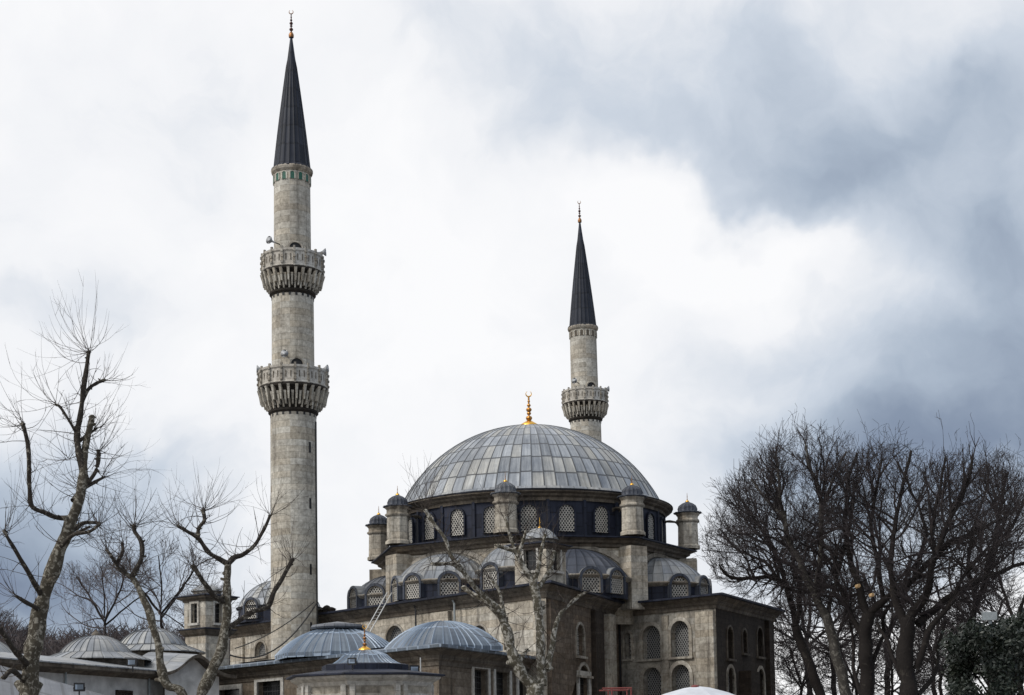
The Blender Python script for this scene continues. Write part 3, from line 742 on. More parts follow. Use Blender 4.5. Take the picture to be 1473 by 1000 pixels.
def balcony(zt, zb, rs, rp, name='balcony'):
    e = part_empty(name, minaret, (MX, MY, zb))
    rings = MB(); hc = 34*k_ * (rp/(52*k_))
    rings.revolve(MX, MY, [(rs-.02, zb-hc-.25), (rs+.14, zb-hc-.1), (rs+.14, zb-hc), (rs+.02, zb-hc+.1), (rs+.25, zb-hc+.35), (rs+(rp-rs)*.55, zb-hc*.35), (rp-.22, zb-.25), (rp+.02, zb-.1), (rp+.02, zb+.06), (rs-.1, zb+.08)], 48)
    rings.build('corbel_cone', 'nearblack', e)  # near-black cone paints the shade in the gaps between the corbels
    c_ = MB(); n = 26
    for tier, (fr, fz0, fz1, wd, dp) in enumerate(((.16, .98, .62, .12, .14), (.46, .86, .30, .14, .18), (.80, .68, .05, .15, .16))):
        for i in range(n):
            a = 2*math.pi*(i + (.5 if tier % 2 else 0))/n
            r_ = rs + (rp-rs)*fr; d_ = D(a); td = Vector((-d_.y, d_.x))
            zt_, zb_ = zb - hc*fz1, zb - hc*fz0
            def q(u, rr, z): v = Vector((MX, MY)) + d_*rr + td*u; return (v.x, v.y, z)
            top = [q(-wd*.62, r_-.35, zt_), q(wd*.62, r_-.35, zt_), q(wd*.62, r_+dp+.10, zt_), q(-wd*.62, r_+dp+.10, zt_)]
            mid = [q(-wd*.45, r_-.35, (zt_+zb_)/2), q(wd*.45, r_-.35, (zt_+zb_)/2), q(wd*.45, r_+dp*.8, (zt_+zb_)/2), q(-wd*.45, r_+dp*.8, (zt_+zb_)/2)]
            bot = [q(-.05, r_-.2, zb_), q(.05, r_-.2, zb_), q(.05, r_+.05, zb_), q(-.05, r_+.05, zb_)]
            for A, B in ((bot, mid), (mid, top)):
                for j in range(4): c_.quad(A[j], A[(j+1) % 4], B[(j+1) % 4], B[j])
            c_.face(bot)
    c_.build('corbels', 'minaret', e)
    p_ = MB(); n = 16
    p_.revolve(MX, MY, [(rp-.14, zb), (rp, zb+.02), (rp+.07, zb+.1), (rp, zb+.2), (rp-.02, zt-.22), (rp+.06, zt-.14), (rp+.06, zt), (rp-.14, zt), (rp-.14, zb)], n, rot=R(11.25)); p_.build('parapet', 'marble', e)
    p_ = MB()
    for i in range(n):
        a = R(11.25) + 2*math.pi*i/n; c = Vector((MX, MY)) + D(a)*(rp)
        p_.box(c, a, .13, .13, zb+.03, zt+.14)
        for zz in (.25, .55, .85): p_.box(c+D(a)*.05, a, .17, .14, zb+(zt-zb)*zz-.07, zb+(zt-zb)*zz+.07)
        p_.build('post', 'grey', e)
        p_ = MB()
    for i in range(n):
        a = 2*math.pi*i/n; c = Vector((MX, MY)) + D(a)*(rp*math.cos(math.pi/n)+.012)
        for s__ in (-1, 1):
            td = Vector((-D(a).y, D(a).x)); p_.box(c + td*s__*.16, a, .05, .02, zb+.42, zt-.38)
        p_.build('panel', 'grime', e); p_ = MB()
balcony(zb1t, zb1b, r1, 50*k_); balcony(zb2t, zb2b, r2, 44.5*k_)
for (zc_, rr) in ((mz(600), r1), (mz(430), r2)):
    ring(zc_+.25, rr).build('ring_moulding', 'trim', minaret)
    h_ = MB()
    for i in range(20):
        a = 2*math.pi*i/20; h_.box(Vector((MX, MY)) + D(a)*(rr-.04), a, .14, .12, zc_-.12, zc_+.06)
        h_.build('putlog_hole', 'darkroom', minaret); h_ = MB()
for (zc_, rr, a) in ((zb1t-.9, r2, 18), (zb2t-.9, r3, 17)):   # doors onto the balconies
    th = R(a); c = Vector((MX, MY)) + D(th)*(rr*.985)
    arched_window(minaret, c, th, zc_-.25, .8, 1.75, 1, 'darkroom', 'trim', .1, .12, False, 'door')
for py, ln in ((648, 1), (728, 1), (822, 1), (905, 1)):  # slit windows
    th = R(52); c = Vector((MX, MY)) + D(th)*(r1+.01)
    s_ = MB(); s_.box(c, th, .16, .06, mz(py)-.35, mz(py)+.35); s_.build('slit_window', 'darkroom', minaret)
# conductor strip down the right side
s_ = MB(); th = R(78)
c = Vector((MX, MY)) + D(th)*(r1+.05); s_.box(c, th, .12, .08, 2, zb1b-2.2); s_.build('conductor', 'cable', minaret)
# green tiled niches under the spire
for i in range(14):
    a = 2*math.pi*(i+.35)/14; c = Vector((MX, MY)) + D(a)*(r3*.975)
    arched_window(minaret, c, a, zs-.70, .27, .52, 1, 'green', 'minaret', .06, .05, False, 'tiled_niche')
s_ = MB(); s_.revolve(MX, MY, [(r3*.96, zs-.12), (r3+.12, zs+.05), (r3+.16, zs+.2), (r3+.1, zs+.3)], 32); s_.build('spire_cornice', 'trim', minaret)
s_ = MB(); rs_ = 29.2*k_; zt = mz(50)
s_.revolve(MX, MY, [(r3-.1, zs+.22), (rs_+.05, zs+.2), (rs_, zs+.34), (rs_-.16, zs+.5), (rs_-.22, zs+.8)], 0, 20, .3, rib=.03, sub=2); s_.build('spire_eave', 'spire', minaret, True)
s_ = MB(); z0_ = zs+.45
s_.revolve(MX, MY, [( (rs_-.17)*(1-i/16)**1.0 * (1 + .05*math.sin(math.pi*i/16)) + .05, z0_ + (zt-z0_)*i/16) for i in range(17)], 0, 20, 7, rib=.035, sub=2); s_.build('spire', 'spire', minaret, True)
finial(minaret, (MX, MY), zt-.1, mz(14)-zt+.1, ('copper', 'bronze'), True, 'finial', 1.0, .42)
def horn(parent, base, dirv, L_=.52):
    e = MB(); base = Vector(base); dv = Vector(dirv).normalized()
    e.tube([base, base + dv*L_*.35, base + dv*L_*.6, base + dv*L_, base + dv*(L_+.03), base + dv*L_*.98], [.05, .06, .1, .26, .27, .03], 12); return e.build('loudspeaker', 'speaker', parent, True)
rm_ = Vector((MX, MY))
for (a, z, rr) in ((88, zb2t+.25, r3), (-8, zb1t+.75, r2), (80, zb1t+.1, r2), (-80, zb1t+.15, r2), (-35, zb2t+.55, r3)):
    n = D(R(a)); bpt = rm_ + n*(rr-.05); bpt2 = rm_ + n*(rr + (.45 if abs(a) > 20 else .05))
    br_ = MB(); br_.tube([(bpt.x, bpt.y, z), (bpt2.x, bpt2.y, z)], [.035, .035], 6); bo = br_.build('speaker_bracket', 'black', minaret)
    horn(bo, (bpt2.x, bpt2.y, z), (n.x, n.y, .05))
# the second minaret: same tower, farther back
m2 = copy_tree(minaret)
for o in m2.children:
    if o.name.startswith('tiled_niche'):
        for p_ in o.children: p_.data = p_.data.copy(); p_.data.materials[0] = MAT['grime']; p_.name = 'niche_back'
D2 = 137.5; q = P(843.5, 620, D2)
m2.location = (q.x, q.y, 0); m2.rotation_euler = (0, R(-.55), R(8))
m2.location.x += .25
m2.location.z = -.75
for o in m2.children:
    if o.name.split('.')[0] in ('spire', 'finial'):
        o.location.z += -(zs+.45)*.065 + (0 if o.name.startswith('spire') else 0); o.scale.z = 1.065
m2['label'] = 'farther stone minaret rising behind the right side of the big dome'

# ------------------------------------------------------------------ small square tower at left
tl = thing('roof_tower', 'small square stone tower with flared eaves and framed windows left of the minaret', 'tower', (*W(305, 92), 0))
c0 = Vector(P(298, 880, 93)[:2])
sq2 = tower('x', tl, 298, 93, R(-38), 1.95, 9.2, 11.1, 12.0, 'pale', .58, 1.2, 9.6, 'leadpale', False, .34)
n = D(R(-38)); td = Vector((-n.y, n.x)); sq = [c0 + td*.93*x + n*.93*y for x, y in ((-1,1),(1,1),(1,-1),(-1,-1))]
m_ = MB(); m_.prism(sq, 0, 8.9); m_.build('base', 'pale', tl)
m_ = MB(); m_.sweep(sq2, [(-.2, 8.65), (-.05, 8.8), (.12, 8.95), (.24, 9.13), (.26, 9.19)], True); m_.build('lower_cornice', 'grime', tl)
m_ = MB(); m_.sweep(sq2, [(.26, 9.19), (.32, 9.21), (.32, 9.25), (-.05, 9.33)], True); m_.build('lower_cornice_cover', 'leaddark', tl)

# ------------------------------------------------------------------ TOMB BUILDING in front
k0, k1, k2 = W(296, 93, 950), W(631, 75.0, 950), W(778, 87.5, 950); k3 = k0 + (k2-k1)
ZT = 6.75
tomb = thing('tomb_building', 'low stone building with two blue-grey ribbed lead domes in front of the mosque', 'tomb', (k1.x, k1.y, 0))
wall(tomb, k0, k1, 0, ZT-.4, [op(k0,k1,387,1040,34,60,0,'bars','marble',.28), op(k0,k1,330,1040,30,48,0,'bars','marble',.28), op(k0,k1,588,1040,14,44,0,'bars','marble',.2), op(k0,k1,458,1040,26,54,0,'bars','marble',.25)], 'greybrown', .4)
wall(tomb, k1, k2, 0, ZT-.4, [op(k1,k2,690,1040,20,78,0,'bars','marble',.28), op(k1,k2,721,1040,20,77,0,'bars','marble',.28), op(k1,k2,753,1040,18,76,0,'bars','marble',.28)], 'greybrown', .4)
m_ = MB(); m_.prism([k2, k3, k0], 0, ZT-.42); m_.build('wall', 'brown', tomb)
kf = [k0, k1, k2, k3]
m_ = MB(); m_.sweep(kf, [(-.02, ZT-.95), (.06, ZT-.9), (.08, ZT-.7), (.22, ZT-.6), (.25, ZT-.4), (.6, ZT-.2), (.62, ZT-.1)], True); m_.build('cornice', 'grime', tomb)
m_ = MB(); m_.sweep(kf, [(.6, ZT-.11), (.85, ZT-.1), (.86, ZT+.04), (-2.6, ZT+.55)], True, 1.2); m_.build('eave_cover', 'leadblue', tomb)
m_ = MB(); m_.cap([sum(kf, Vector((0,0)))/4 + (p - sum(kf, Vector((0,0)))/4)*.8 for p in kf], ZT+.42); m_.build('roof', 'leadmid', tomb)
def polydome(c, r, zb, h, rot, parent, uvn=48, poly=8, mat='leadblue', flat=0, drum=.25):
    s_ = MB(); pr = dome_profile(r, h, zb, 10, 0)
    s_.revolve(c.x, c.y, [(r, zb-drum)] + pr, 0, uvn, 2, rib=.05, poly=poly, rot=rot, sub=2); s_.build('dome', mat, parent)
    if flat:
        s_ = MB(); s_.revolve(c.x, c.y, [(r*flat, zb+h-.16), (r*flat+.08, zb+h-.05), (r*flat, zb+h+.08), (.01, zb+h+.3)], 16, 16, 2); s_.build('dome_crown', 'leadmid', parent)
d1 = Vector(P(486, 920, 84.5)[:2]); polydome(d1, 3.45, ZT+.30, 1.55, R(0), tomb, 40, 8, 'leadblue', .42)
d2 = Vector(P(637, 915, 79.3)[:2]); polydome(d2, 3.1, ZT+.25, 1.38, R(-8), tomb, 32, 4, 'leadblue')
for px in (388,):
    pass

# ------------------------------------------------------------------ KIOSK in front (fountain house)
KD = 60.0; kc = Vector(P(525, 965, KD)[:2]) + Vector((0, 0))
kiosk = thing('fountain_kiosk', 'marble fountain kiosk with a small lead cap roof and gilded finial', 'kiosk', (kc.x, kc.y, 0))
ZK = P(525, 968, KD-2.6).z
KR = 2.62
kp = [kc + D(R(-22.5+45*i + 14))*KR for i in range(8)]
for i in range(8):
    a, b_ = kp[i], kp[(i+1) % 8]; l = (b_-a).length
    wall(kiosk, a, b_, 0, ZK-.35, [(l/2, ZK-2.6, l-.75, 1.75, 0, 'plaster', 'marble', .1, 'panel')], 'pale', .12)
m_ = MB()
for i in range(8):
    for s__ in (-1, 1):
        a = kp[i] + (kp[(i+s__) % 8]-kp[i]).normalized()*.18; th = math.atan2((a-kc).x, -(a-kc).y)
        m_.box(a + D(th)*.04, th, .2, .22, 0, ZK-.4)
m_.build('pilasters', 'marble', kiosk)
m_ = MB(); m_.sweep(kp, [(0, ZK-.5), (.08, ZK-.45), (.12, ZK-.3), (.35, ZK-.18), (.40, ZK-.08)], True); m_.build('cornice', 'marble', kiosk)
m_ = MB(); m_.sweep(kp, [(.39, ZK-.09), (.55, ZK-.06), (.55, ZK+.0), (-.9, ZK+.22)], True, 1.5); m_.build('eave_cover', 'leaddark', kiosk)
m_ = MB(); m_.revolve(kc.x, kc.y, [(1.75, ZK+.1), (1.75, ZK+.42), (1.6, ZK+.46)], 8, 24, 1, rot=R(-8.5)); m_.build('roof_drum', 'leaddark', kiosk)
m_ = MB(); m_.revolve(kc.x, kc.y, [(1.62, ZK+.40), (1.3, ZK+.50), (1.05, ZK+.66), (.85, ZK+.84), (.5, ZK+.98), (.2, ZK+1.04), (.01, ZK+1.06)], 0, 32, 2, rib=.03, poly=8, rot=R(-8.5), sub=2); m_.build('roof_cap', 'leadblue', kiosk)
finial(kiosk, (kc.x, kc.y), ZK+1.0, 1.05, ('gold', 'copper'), True, 'finial', 1.1)
m_ = MB(); q = kc + D(R(14))*(KR*math.cos(R(22.5))+.02); f = local(q, R(14)) # carved vase relief on the front panel
for (u, v, r_) in ((0, .35, .13), (0, .62, .20), (-.18, .5, .1), (.18, .5, .1), (-.32, .35, .09), (.32, .35, .09), (0, .86, .11), (-.12, .2, .1), (.14, .18, .1)):
    pt = f(u, ZK-1.9+v, -.08); m_.revolve(pt[0], pt[1], [(.001, pt[2]-r_), (r_*.7, pt[2]-r_*.7), (r_, pt[2]), (r_*.7, pt[2]+r_*.7), (.001, pt[2]+r_)], 10)
m_.build('carved_relief', 'trim', kiosk, True)

# ------------------------------------------------------------------ COURTYARD BUILDINGS at left
q0, q1, q2 = W(-90, 66, 970), W(235, 83, 970), W(330, 88, 970)
ZC = P(235, 968, 83).z
court = thing('courtyard_arcade', 'low white-walled arcade with sloping lead roof and two pale domes at left', 'arcade', (q1.x, q1.y, 0))
bk = Vector((-.55, .83))*7.5
m_ = MB(); m_.prism([q0, q1, q1+bk, q0+bk], 0, ZC-.25); m_.build('wall', 'plaster', court)
m_ = MB(); m_.sweep([q0, q1, q1+bk, q0+bk], [(0, ZC-.42), (.5, ZC-.24), (.9, ZC-.2), (.9, ZC-.04), (.88, ZC)], True); m_.build('eave', 'grime', court)
m_ = MB(); m_.sweep([q0, q1, q1+bk, q0+bk], [(.88, ZC-.04), (.94, ZC-.02), (.92, ZC+.04), (-2.3, ZC+.62)], True, 1.2); m_.build('roof', 'leadpale', court)
m_ = MB(); m_.cap([q0+bk*.2, q1+bk*.2, q1+bk*.8, q0+bk*.8], ZC+.4); m_.build('flat_roof', 'leadmid', court)
for (px, py, Dd, r, h, zz) in ((138, 942, 82, 1.9, 1.0, None), (219, 932, 88, 2.0, 1.1, None), (-40, 950, 76, 2.3, 1.2, None)):
    pt = P(px, py, Dd); cc = Vector(pt[:2]); zb = pt.z
    s_ = MB(); s_.revolve(cc.x, cc.y, [(r+1.0, zb-.35), (r+.95, zb-.28), (r+.1, zb+.05)] + dome_profile(r, h, zb+.05, 8), 0, 32, 3, rib=.035, sub=2); o = s_.build('dome', 'leadpale' if px < 200 else 'lead', court, False)
    s_ = MB(); s_.revolve(cc.x, cc.y, [(r+.7, 0), (r+.7, zb-.3)], 8); s_.build('dome_drum', 'grime', court)
    s_ = MB(); s_.revolve(cc.x, cc.y, [(.22, zb+h), (.25, zb+h+.1), (.14, zb+h+.22), (.01, zb+h+.34)], 10); s_.build('dome_knob', 'grime', court, True)
th_ = math.atan2((q1-q0).normalized().y, (q1-q0).normalized().x)
u_ = along(q0, q1, 178); zw_ = zat(q0, q1, 178, 996)[1]; c_q = q0 + (q1-q0).normalized()*u_
arched_window(court, c_q, th_, zw_-1.2, 1.3, 1.2, 0, 'bars', 'darkbrown', .1, .08, False)
for px_ in (92, 212):
    u_ = along(q0, q1, px_); c_q = q0 + (q1-q0).normalized()*u_ + Vector(((q1-q0).normalized().y, -(q1-q0).normalized().x))*.12
    m_ = MB(); m_.tube([(c_q.x, c_q.y, 0), (c_q.x, c_q.y, ZC-.3)], [.06]*2, 6); m_.build('downpipe', 'pole_grey', court)
# arched gable with curving lead hood over a white wall
gab = thing('arched_porch', 'white porch wall under a curved lead hood beside the leaning plane trunk', 'porch', (q1.x+1, q1.y, 0))
ga, gb = W(236, 81, 970), W(316, 84, 970); ZG = ZC-.15
dd = (gb-ga); l = dd.length; dd.normalize(); nn_ = Vector((dd.y, -dd.x))
pts = []
for i in range(25):
    u = l*(-.15 + 1.30*i/24); x = (u/l-.45)/.33
    pts.append((u, ZG + 1.05*math.exp(-x*x*1.1)))
m_ = MB()
for i in range(24):
    (u0,z0),(u1,z1) = pts[i], pts[i+1]
    def q3(u, z, o): v = ga + dd*u + nn_*o; return (v.x, v.y, z)
    if 0 <= u0 and u1 <= l: m_.quad(q3(u0,0,0), q3(u1,0,0), q3(u1,z1-.1,0), q3(u0,z0-.1,0))
m_.build('wall', 'plaster', gab)
m_ = MB(); m2_ = MB()
for i in range(24):
    (u0,z0),(u1,z1) = pts[i], pts[i+1]
    m_.quad(q3(u0,z0,.75), q3(u1,z1,.75), q3(u1,z1+.35,-3.2), q3(u0,z0+.35,-3.2), [(i*.6,0),((i+1)*.6,0),((i+1)*.6,3),(i*.6,3)])
    m2_.quad(q3(u0,z0-.18,.72), q3(u1,z1-.18,.72), q3(u1,z1-.003,.75), q3(u0,z0-.003,.75)); m2_.quad(q3(u0,z0-.18,.72), q3(u1,z1-.18,.72), q3(u1,z1-.12,-.1), q3(u0,z0-.12,-.1))
m_.build('hood', 'leadpale', gab, True); m2_.build('hood_edge', 'grime', gab)
# roof in the near left corner
nr = thing('outbuilding', 'low outbuilding with a flat-pitched grey lead roof in the bottom left corner', 'outbuilding', (*W(30, 46), 0))
a0 = P(-60, 940, 52); a1 = P(162, 1003, 52); b0 = P(-60, 1010, 47); b1 = P(158, 1030, 47)
m_ = MB(); m_.quad(b0, b1, a1, a0, [(0,0),(6,0),(6,3),(0,3)]); m_.quad(b0-Vector((0,0,.12)), b1-Vector((0,0,.12)), b1, b0); m_.quad(b1-Vector((0,0,.12)), a1-Vector((0,0,.12)), a1, b1)
m_.build('roof', 'leadmid', nr)
m_ = MB(); pl_ = [Vector(x[:2]) for x in (b0, b1, a1, a0)]; m_.prism([sum(pl_, Vector((0,0)))/4 + (p - sum(pl_, Vector((0,0)))/4)*.9 for p in pl_], 0, b1.z-.1); m_.build('wall', 'plaster', nr)

# ------------------------------------------------------------------ small things
def floodlight(px, py, Dd, size, th, label):
    p = P(px, py, Dd); t_ = thing('floodlight', label, 'floodlight', p, 'black floodlights on the roofs')
    m_ = MB(); m_.box(p, th, size, size*.45, p.z, p.z+size*.8); m_.box(Vector(p[:2])+D(th)*size*.25, th, size*1.12, size*.1, p.z-.02, p.z+size*.84); m_.build('housing', 'black', t_)
    m_ = MB(); m_.box(Vector(p[:2])+D(th)*size*.32, th, size*.8, .02, p.z+size*.14, p.z+size*.66); m_.build('glass', 'leadblue', t_)
    m_ = MB(); m_.tube([p - Vector((0,0,size*.7)), p + Vector((0,0,size*.1))], [size*.08]*2, 6); m_.tube([p + Vector((-size*.6,0,size*.4)), p - Vector((size*.6,0,0)), p + Vector((size*.6,0,0)), p + Vector((size*.6,0,size*.4))], [size*.05]*4, 5); m_.build('bracket', 'black', t_)
floodlight(595, 968, 61, .36, R(20), 'black floodlight standing on the right end of the kiosk eave')
floodlight(507, 956, 57.5, .30, R(-10), 'black floodlight in front of the kiosk cap roof, left of its finial')
floodlight(191, 958, 78, .45, R(-10), 'black floodlight on the arcade roof between the two pale domes')
floodlight(114, 994, 48, .30, R(15), 'black floodlight at the edge of the roof in the bottom left corner')

m_ = MB(); p = P(605, 966, 60.5); m_.tube([p - Vector((0,0,.3)), p + Vector((0,0,.55))], [.03, .025], 6); m_.build('vent_pipe', 'ladder', kiosk)
# ladder leaning on the mosque wall
lp0, lp1 = P(527, 912, 84.5), P(560, 853, 92.5)
lad = thing('ladder', 'pale metal ladder leaning from the lead roof up to the mosque eave', 'ladder', lp0)
hv = Vector((.13, .10, 0))
m_ = MB(); m_.tube([lp0-hv, lp1-hv], [.035]*2, 6); m_.build('rail', 'ladder', lad)
m_ = MB(); m_.tube([lp0+hv, lp1+hv], [.035]*2, 6); m_.build('rail', 'ladder', lad)
m_ = MB()
for i in range(1, 14):
    c = lp0.lerp(lp1, i/14); m_.tube([c-hv, c+hv], [.009]*2, 5); m_.build('rung', 'ladder', lad); m_ = MB()

# cables
def cable(pts, sag, r, label):
    m_ = MB(); q = []
    a, b_ = pts
    for i in range(17):
        t_ = i/16; p = a.lerp(b_, t_); q.append(p - Vector((0,0,sag*4*t_*(1-t_))))
    m_.tube(q, [r]*17, 5); o = m_.build('cable', 'cable'); o['label'] = label; o['category'] = 'cable'; o['group'] = 'cables at the minaret'
cable((P(452, 866, 98.5), P(338, 933, 91)), .35, .035, 'thin upper cable running from the minaret base down to the left')
cable((P(455, 868, 98.5), P(330, 942, 91)), 1.35, .05, 'thick lower cable sagging from the minaret base over the roof')

# parasol
up = P(1003, 987, 27); um = thing('parasol', 'white canvas parasol top at the bottom edge before the mosque wall', 'parasol', (up.x, up.y, 0))
m_ = MB(); n = 8; Rr = 1.75
prof = [(.001, up.z), (.25, up.z-.035), (.6, up.z-.13), (1.1, up.z-.32), (Rr, up.z-.62), (Rr, up.z-.80)]
m_.revolve(up.x, up.y, prof, 32, 8, 2, poly=8, rot=R(10)); m_.build('canopy', 'white_cloth', um)
m_ = MB(); m_.tube([(up.x, up.y, 0), (up.x, up.y, up.z+.0)], [.03, .03], 8); m_.build('pole', 'pole_grey', um)
m_ = MB(); m_.revolve(up.x-.05, up.y-.1, [(.07, up.z-.03), (.07, up.z+.0), (.04, up.z+.015), (.01, up.z+.02)], 10); m_.build('cap', 'red', um)
m_ = MB(); m_.revolve(up.x, up.y, [(.3, 0), (.3, .1), (.05, .14)], 16); m_.build('base', 'pole_grey', um)
# red frame
rf = P(890, 995, 38); red = thing('red_frame', 'red metal stall frame at the bottom edge by the stained buttress', 'frame', (rf.x, rf.y, 0))
m_ = MB(); z = P(890, 990, 38).z; xs = [P(872, 990, 38).x, P(909, 990, 38).x]
for y0 in (38, 39.4):
    m_.tube([(xs[0]-.1, y0, z), (xs[1], y0, z)], [.02]*2, 6)
    for x in (P(880, 990, 38).x, xs[1]-.02): m_.tube([(x, y0, 0), (x, y0, z)], [.022]*2, 6)
for x in (xs[0], xs[1]-.02): m_.tube([(x, 38, z), (x, 39.4, z)], [.018]*2, 6)
m_.build('bars', 'red', red)
# lamp post at right
lz = P(1424, 886, 67); lamp = thing('lamp_post', 'grey pole with a boxy floodlight head among the trees at right', 'lamp post', (lz.x, lz.y, 0))
m_ = MB(); m_.tube([(lz.x, lz.y, 0), (lz.x, lz.y, lz.z-.1)], [.10, .07], 8); m_.build('pole', 'pole_grey', lamp)
m_ = MB(); m_.box((lz.x-.03, lz.y), R(-10), .62, .35, lz.z-.14, lz.z+.16); m_.box((lz.x-.03, lz.y), R(-10), .70, .4, lz.z-.2, lz.z-.141); m_.build('lamp_head', 'pole_grey', lamp)

# ------------------------------------------------------------------ TREES
def smooth_line(pts, sub=4):
    """Catmull-Rom through (Vector, r)"""
    out = []
    n = len(pts)
    for i in range(n-1):
        p0 = pts[max(0,i-1)]; p1 = pts[i]; p2 = pts[i+1]; p3 = pts[min(n-1,i+2)]
        for k in range(sub):
            t_ = k/sub; t2 = t_*t_; t3 = t2*t_
            v = (p1[0]*2 + (p2[0]-p0[0])*t_ + (p0[0]*2-p1[0]*5+p2[0]*4-p3[0])*t2 + (p1[0]*3-p0[0]-p2[0]*3+p3[0])*t3)*.5
            out.append((v, p1[1] + (p2[1]-p1[1])*t_))
    out.append(pts[-1]); return out
def pollard(name, label, Dd, limbs, shoots, seed, group='pollarded plane trees', pale=False):
    """limbs: lists of (px, py, halfwidth px, depth offset); shoots: (px, py, depth offset, count, length px, mean angle deg, spread)"""
    rg = random.Random(seed)
    base = P(limbs[0][0][0], limbs[0][0][1], Dd+limbs[0][0][3])
    t_ = thing(name, label, 'tree', (base.x, base.y, 0), group); side = []
    for li, lb in enumerate(limbs):
        pts = [(P(a, b_, Dd+dz), (r_*.56+.3)*(Dd+dz)/F) for a, b_, r_, dz in lb]
        if li == 0:
            pts.insert(0, (Vector((base.x, base.y, 0)), pts[0][1]*1.35)) if base.z > .3 else None
        sm = smooth_line(pts, 7)
        q = []; rr = []
        for i, (p, r_) in enumerate(sm):
            j = mnoise.noise_vector(p*1.7)*r_*.4; q.append(p + j); rr.append(r_*(1 + .30*mnoise.noise(p*3.1)))
        m_ = MB(); m_.tube(q, rr, 10)
        # knuckle at the cut end
        if li and rr[-1]*F/Dd > 1.2:
            e = q[-1]; m_.tube([e - Vector((0,0,rr[-1]*.7)), e + Vector((0,0,rr[-1]*.1)), e + Vector((0,0,rr[-1]*.9))], [rr[-1]*.7, rr[-1]*1.45, rr[-1]*.6], 8)
        if li:
            for z_ in range(int(len(q)*.5)):
                i_ = rg.randrange(2, len(q)); side.append((q[i_], rr[i_]))
        for z_ in range(3 if li else 6):   # old cut knobs
            i_ = rg.randrange(2, len(q)-1); v_ = Vector((rg.gauss(0,1), rg.gauss(0,1), rg.gauss(.3,.6))).normalized(); e = q[i_]
            m_.tube([e, e + v_*rr[i_]*1.15, e + v_*rr[i_]*(1.5 + rg.random()*.9)], [rr[i_]*.6, rr[i_]*.5, rr[i_]*.36], 7)
        o = m_.build('trunk' if li == 0 else 'limb', 'pale_bark' if pale else ('plane_bark' if (li == 0 or lb[0][2] > 11) else 'plane_limb'), t_, True)
    m_ = MB()
    def shoot(p, dirv, ln, r_, curl, depth=0):
        n = 7; q = [p.copy()]; d_ = dirv.normalized(); up_ = Vector((0,0,1))
        for i in range(n):
            d_ = (d_ + up_*curl/n + Vector((rg.gauss(0,1), rg.gauss(0,1), rg.gauss(0,1)))*.075).normalized(); q.append(q[-1] + d_*ln/n)
        m_.tube(q, [r_*(1 - .75*i/n) for i in range(n+1)], 3, False)
        if depth < 1:
            for i in range(2, n):
                if rg.random() < .30:
                    s_ = Vector((rg.gauss(0,1), rg.gauss(0,1), rg.gauss(.2,.8))).normalized()
                    shoot(q[i], d_ + s_*.75, ln*rg.uniform(.18,.4), r_*.6, curl*.5, depth+1)
    for (px, py, dz, cnt, ln, ang, spr) in shoots:
        for i in range(int(cnt*1.35)):
            p = P(px + rg.gauss(0, 1.6), py + rg.gauss(0, 2.0), Dd+dz)
            a = R(ang + rg.uniform(-spr, spr)*1.25)
            dv = Vector((math.cos(a), rg.gauss(0, .55), math.sin(a)))
            L_ = ln*(Dd+dz)/F*rg.uniform(.45, 1.1)
            shoot(p, dv, L_*.98, (.36*(Dd+dz)/F)*rg.uniform(.8, 1.25), rg.choice((-.6, .3, .9, 1.6, 2.4)))
    for p, rl in side:
        v_ = Vector((rg.gauss(0,1), rg.gauss(0,1), rg.gauss(.3,.7))).normalized()
        shoot(p, v_, rg.uniform(20, 75)*Dd/F, rg.uniform(.4, .85)*Dd/F, rg.choice((-.5, .6, 1.5)))
    m_.build('shoots', 'twig', t_)
    return t_
TL = [
 [(36,1060,24,0),(42,1000,22,0),(48,930,21,0),(62,860,18,0),(85,795,16,0),(104,745,14,0)],
 [(104,745,13,0),(118,700,11,0),(122,650,8.5,.3),(132,600,7,.4),(118,640,1,.4)][:4],
 [(104,745,9,0),(82,745,6,0),(66,738,5.5,-.3),(45,728,5,-.5),(42,700,5,-.6),(42,665,4.6,-.8),(40,635,4.6,-.8),(33,610,4.4,-1)],
 [(122,690,10,.1),(113,650,8,.2),(112,620,7,.3),(119,570,6,.3),(124,530,5.5,.3),(128,506,5.2,.3)],
 [(112,625,4.5,.3),(98,603,3.3,.1),(86,585,3,0),(80,582,2.5,0)],
 [(118,580,5,.3),(126,562,4,.4),(138,552,3.5,.5),(150,547,3,.6)],
 [(114,635,4,.3),(126,626,3.5,.4),(138,617,3,.5)],
 [(104,720,7,0),(122,700,5.5,.4),(138,678,5,.6),(142,655,4.8,.7),(141,648,4.5,.7)],
 [(118,704,4.5,.2),(136,694,4,.7),(150,686,3,1)],
 [(92,775,8,0),(110,760,6,.4),(122,752,4.5,.6),(142,752,3,.7)],
 [(84,790,6,0),(105,770,5,-.5),(128,765,4,-.7),(142,755,4,-.9)],
 [(60,860,8,0),(45,830,6,-.6),(28,803,5,-1),(12,775,4.5,-1.3),(7,765,4.5,-1.3)],
 [(60,880,6,0),(40,868,5,-.6),(24,858,4,-.8)],
 [(42,960,9,0),(22,935,7,-.7),(0,905,6,-1.3)],
 [(40,985,8,0),(18,965,6.5,-.6),(5,975,6,-1)],
 [(97,762,5,.1),(104,770,4.5,.5),(128,758,3,.9)],
]
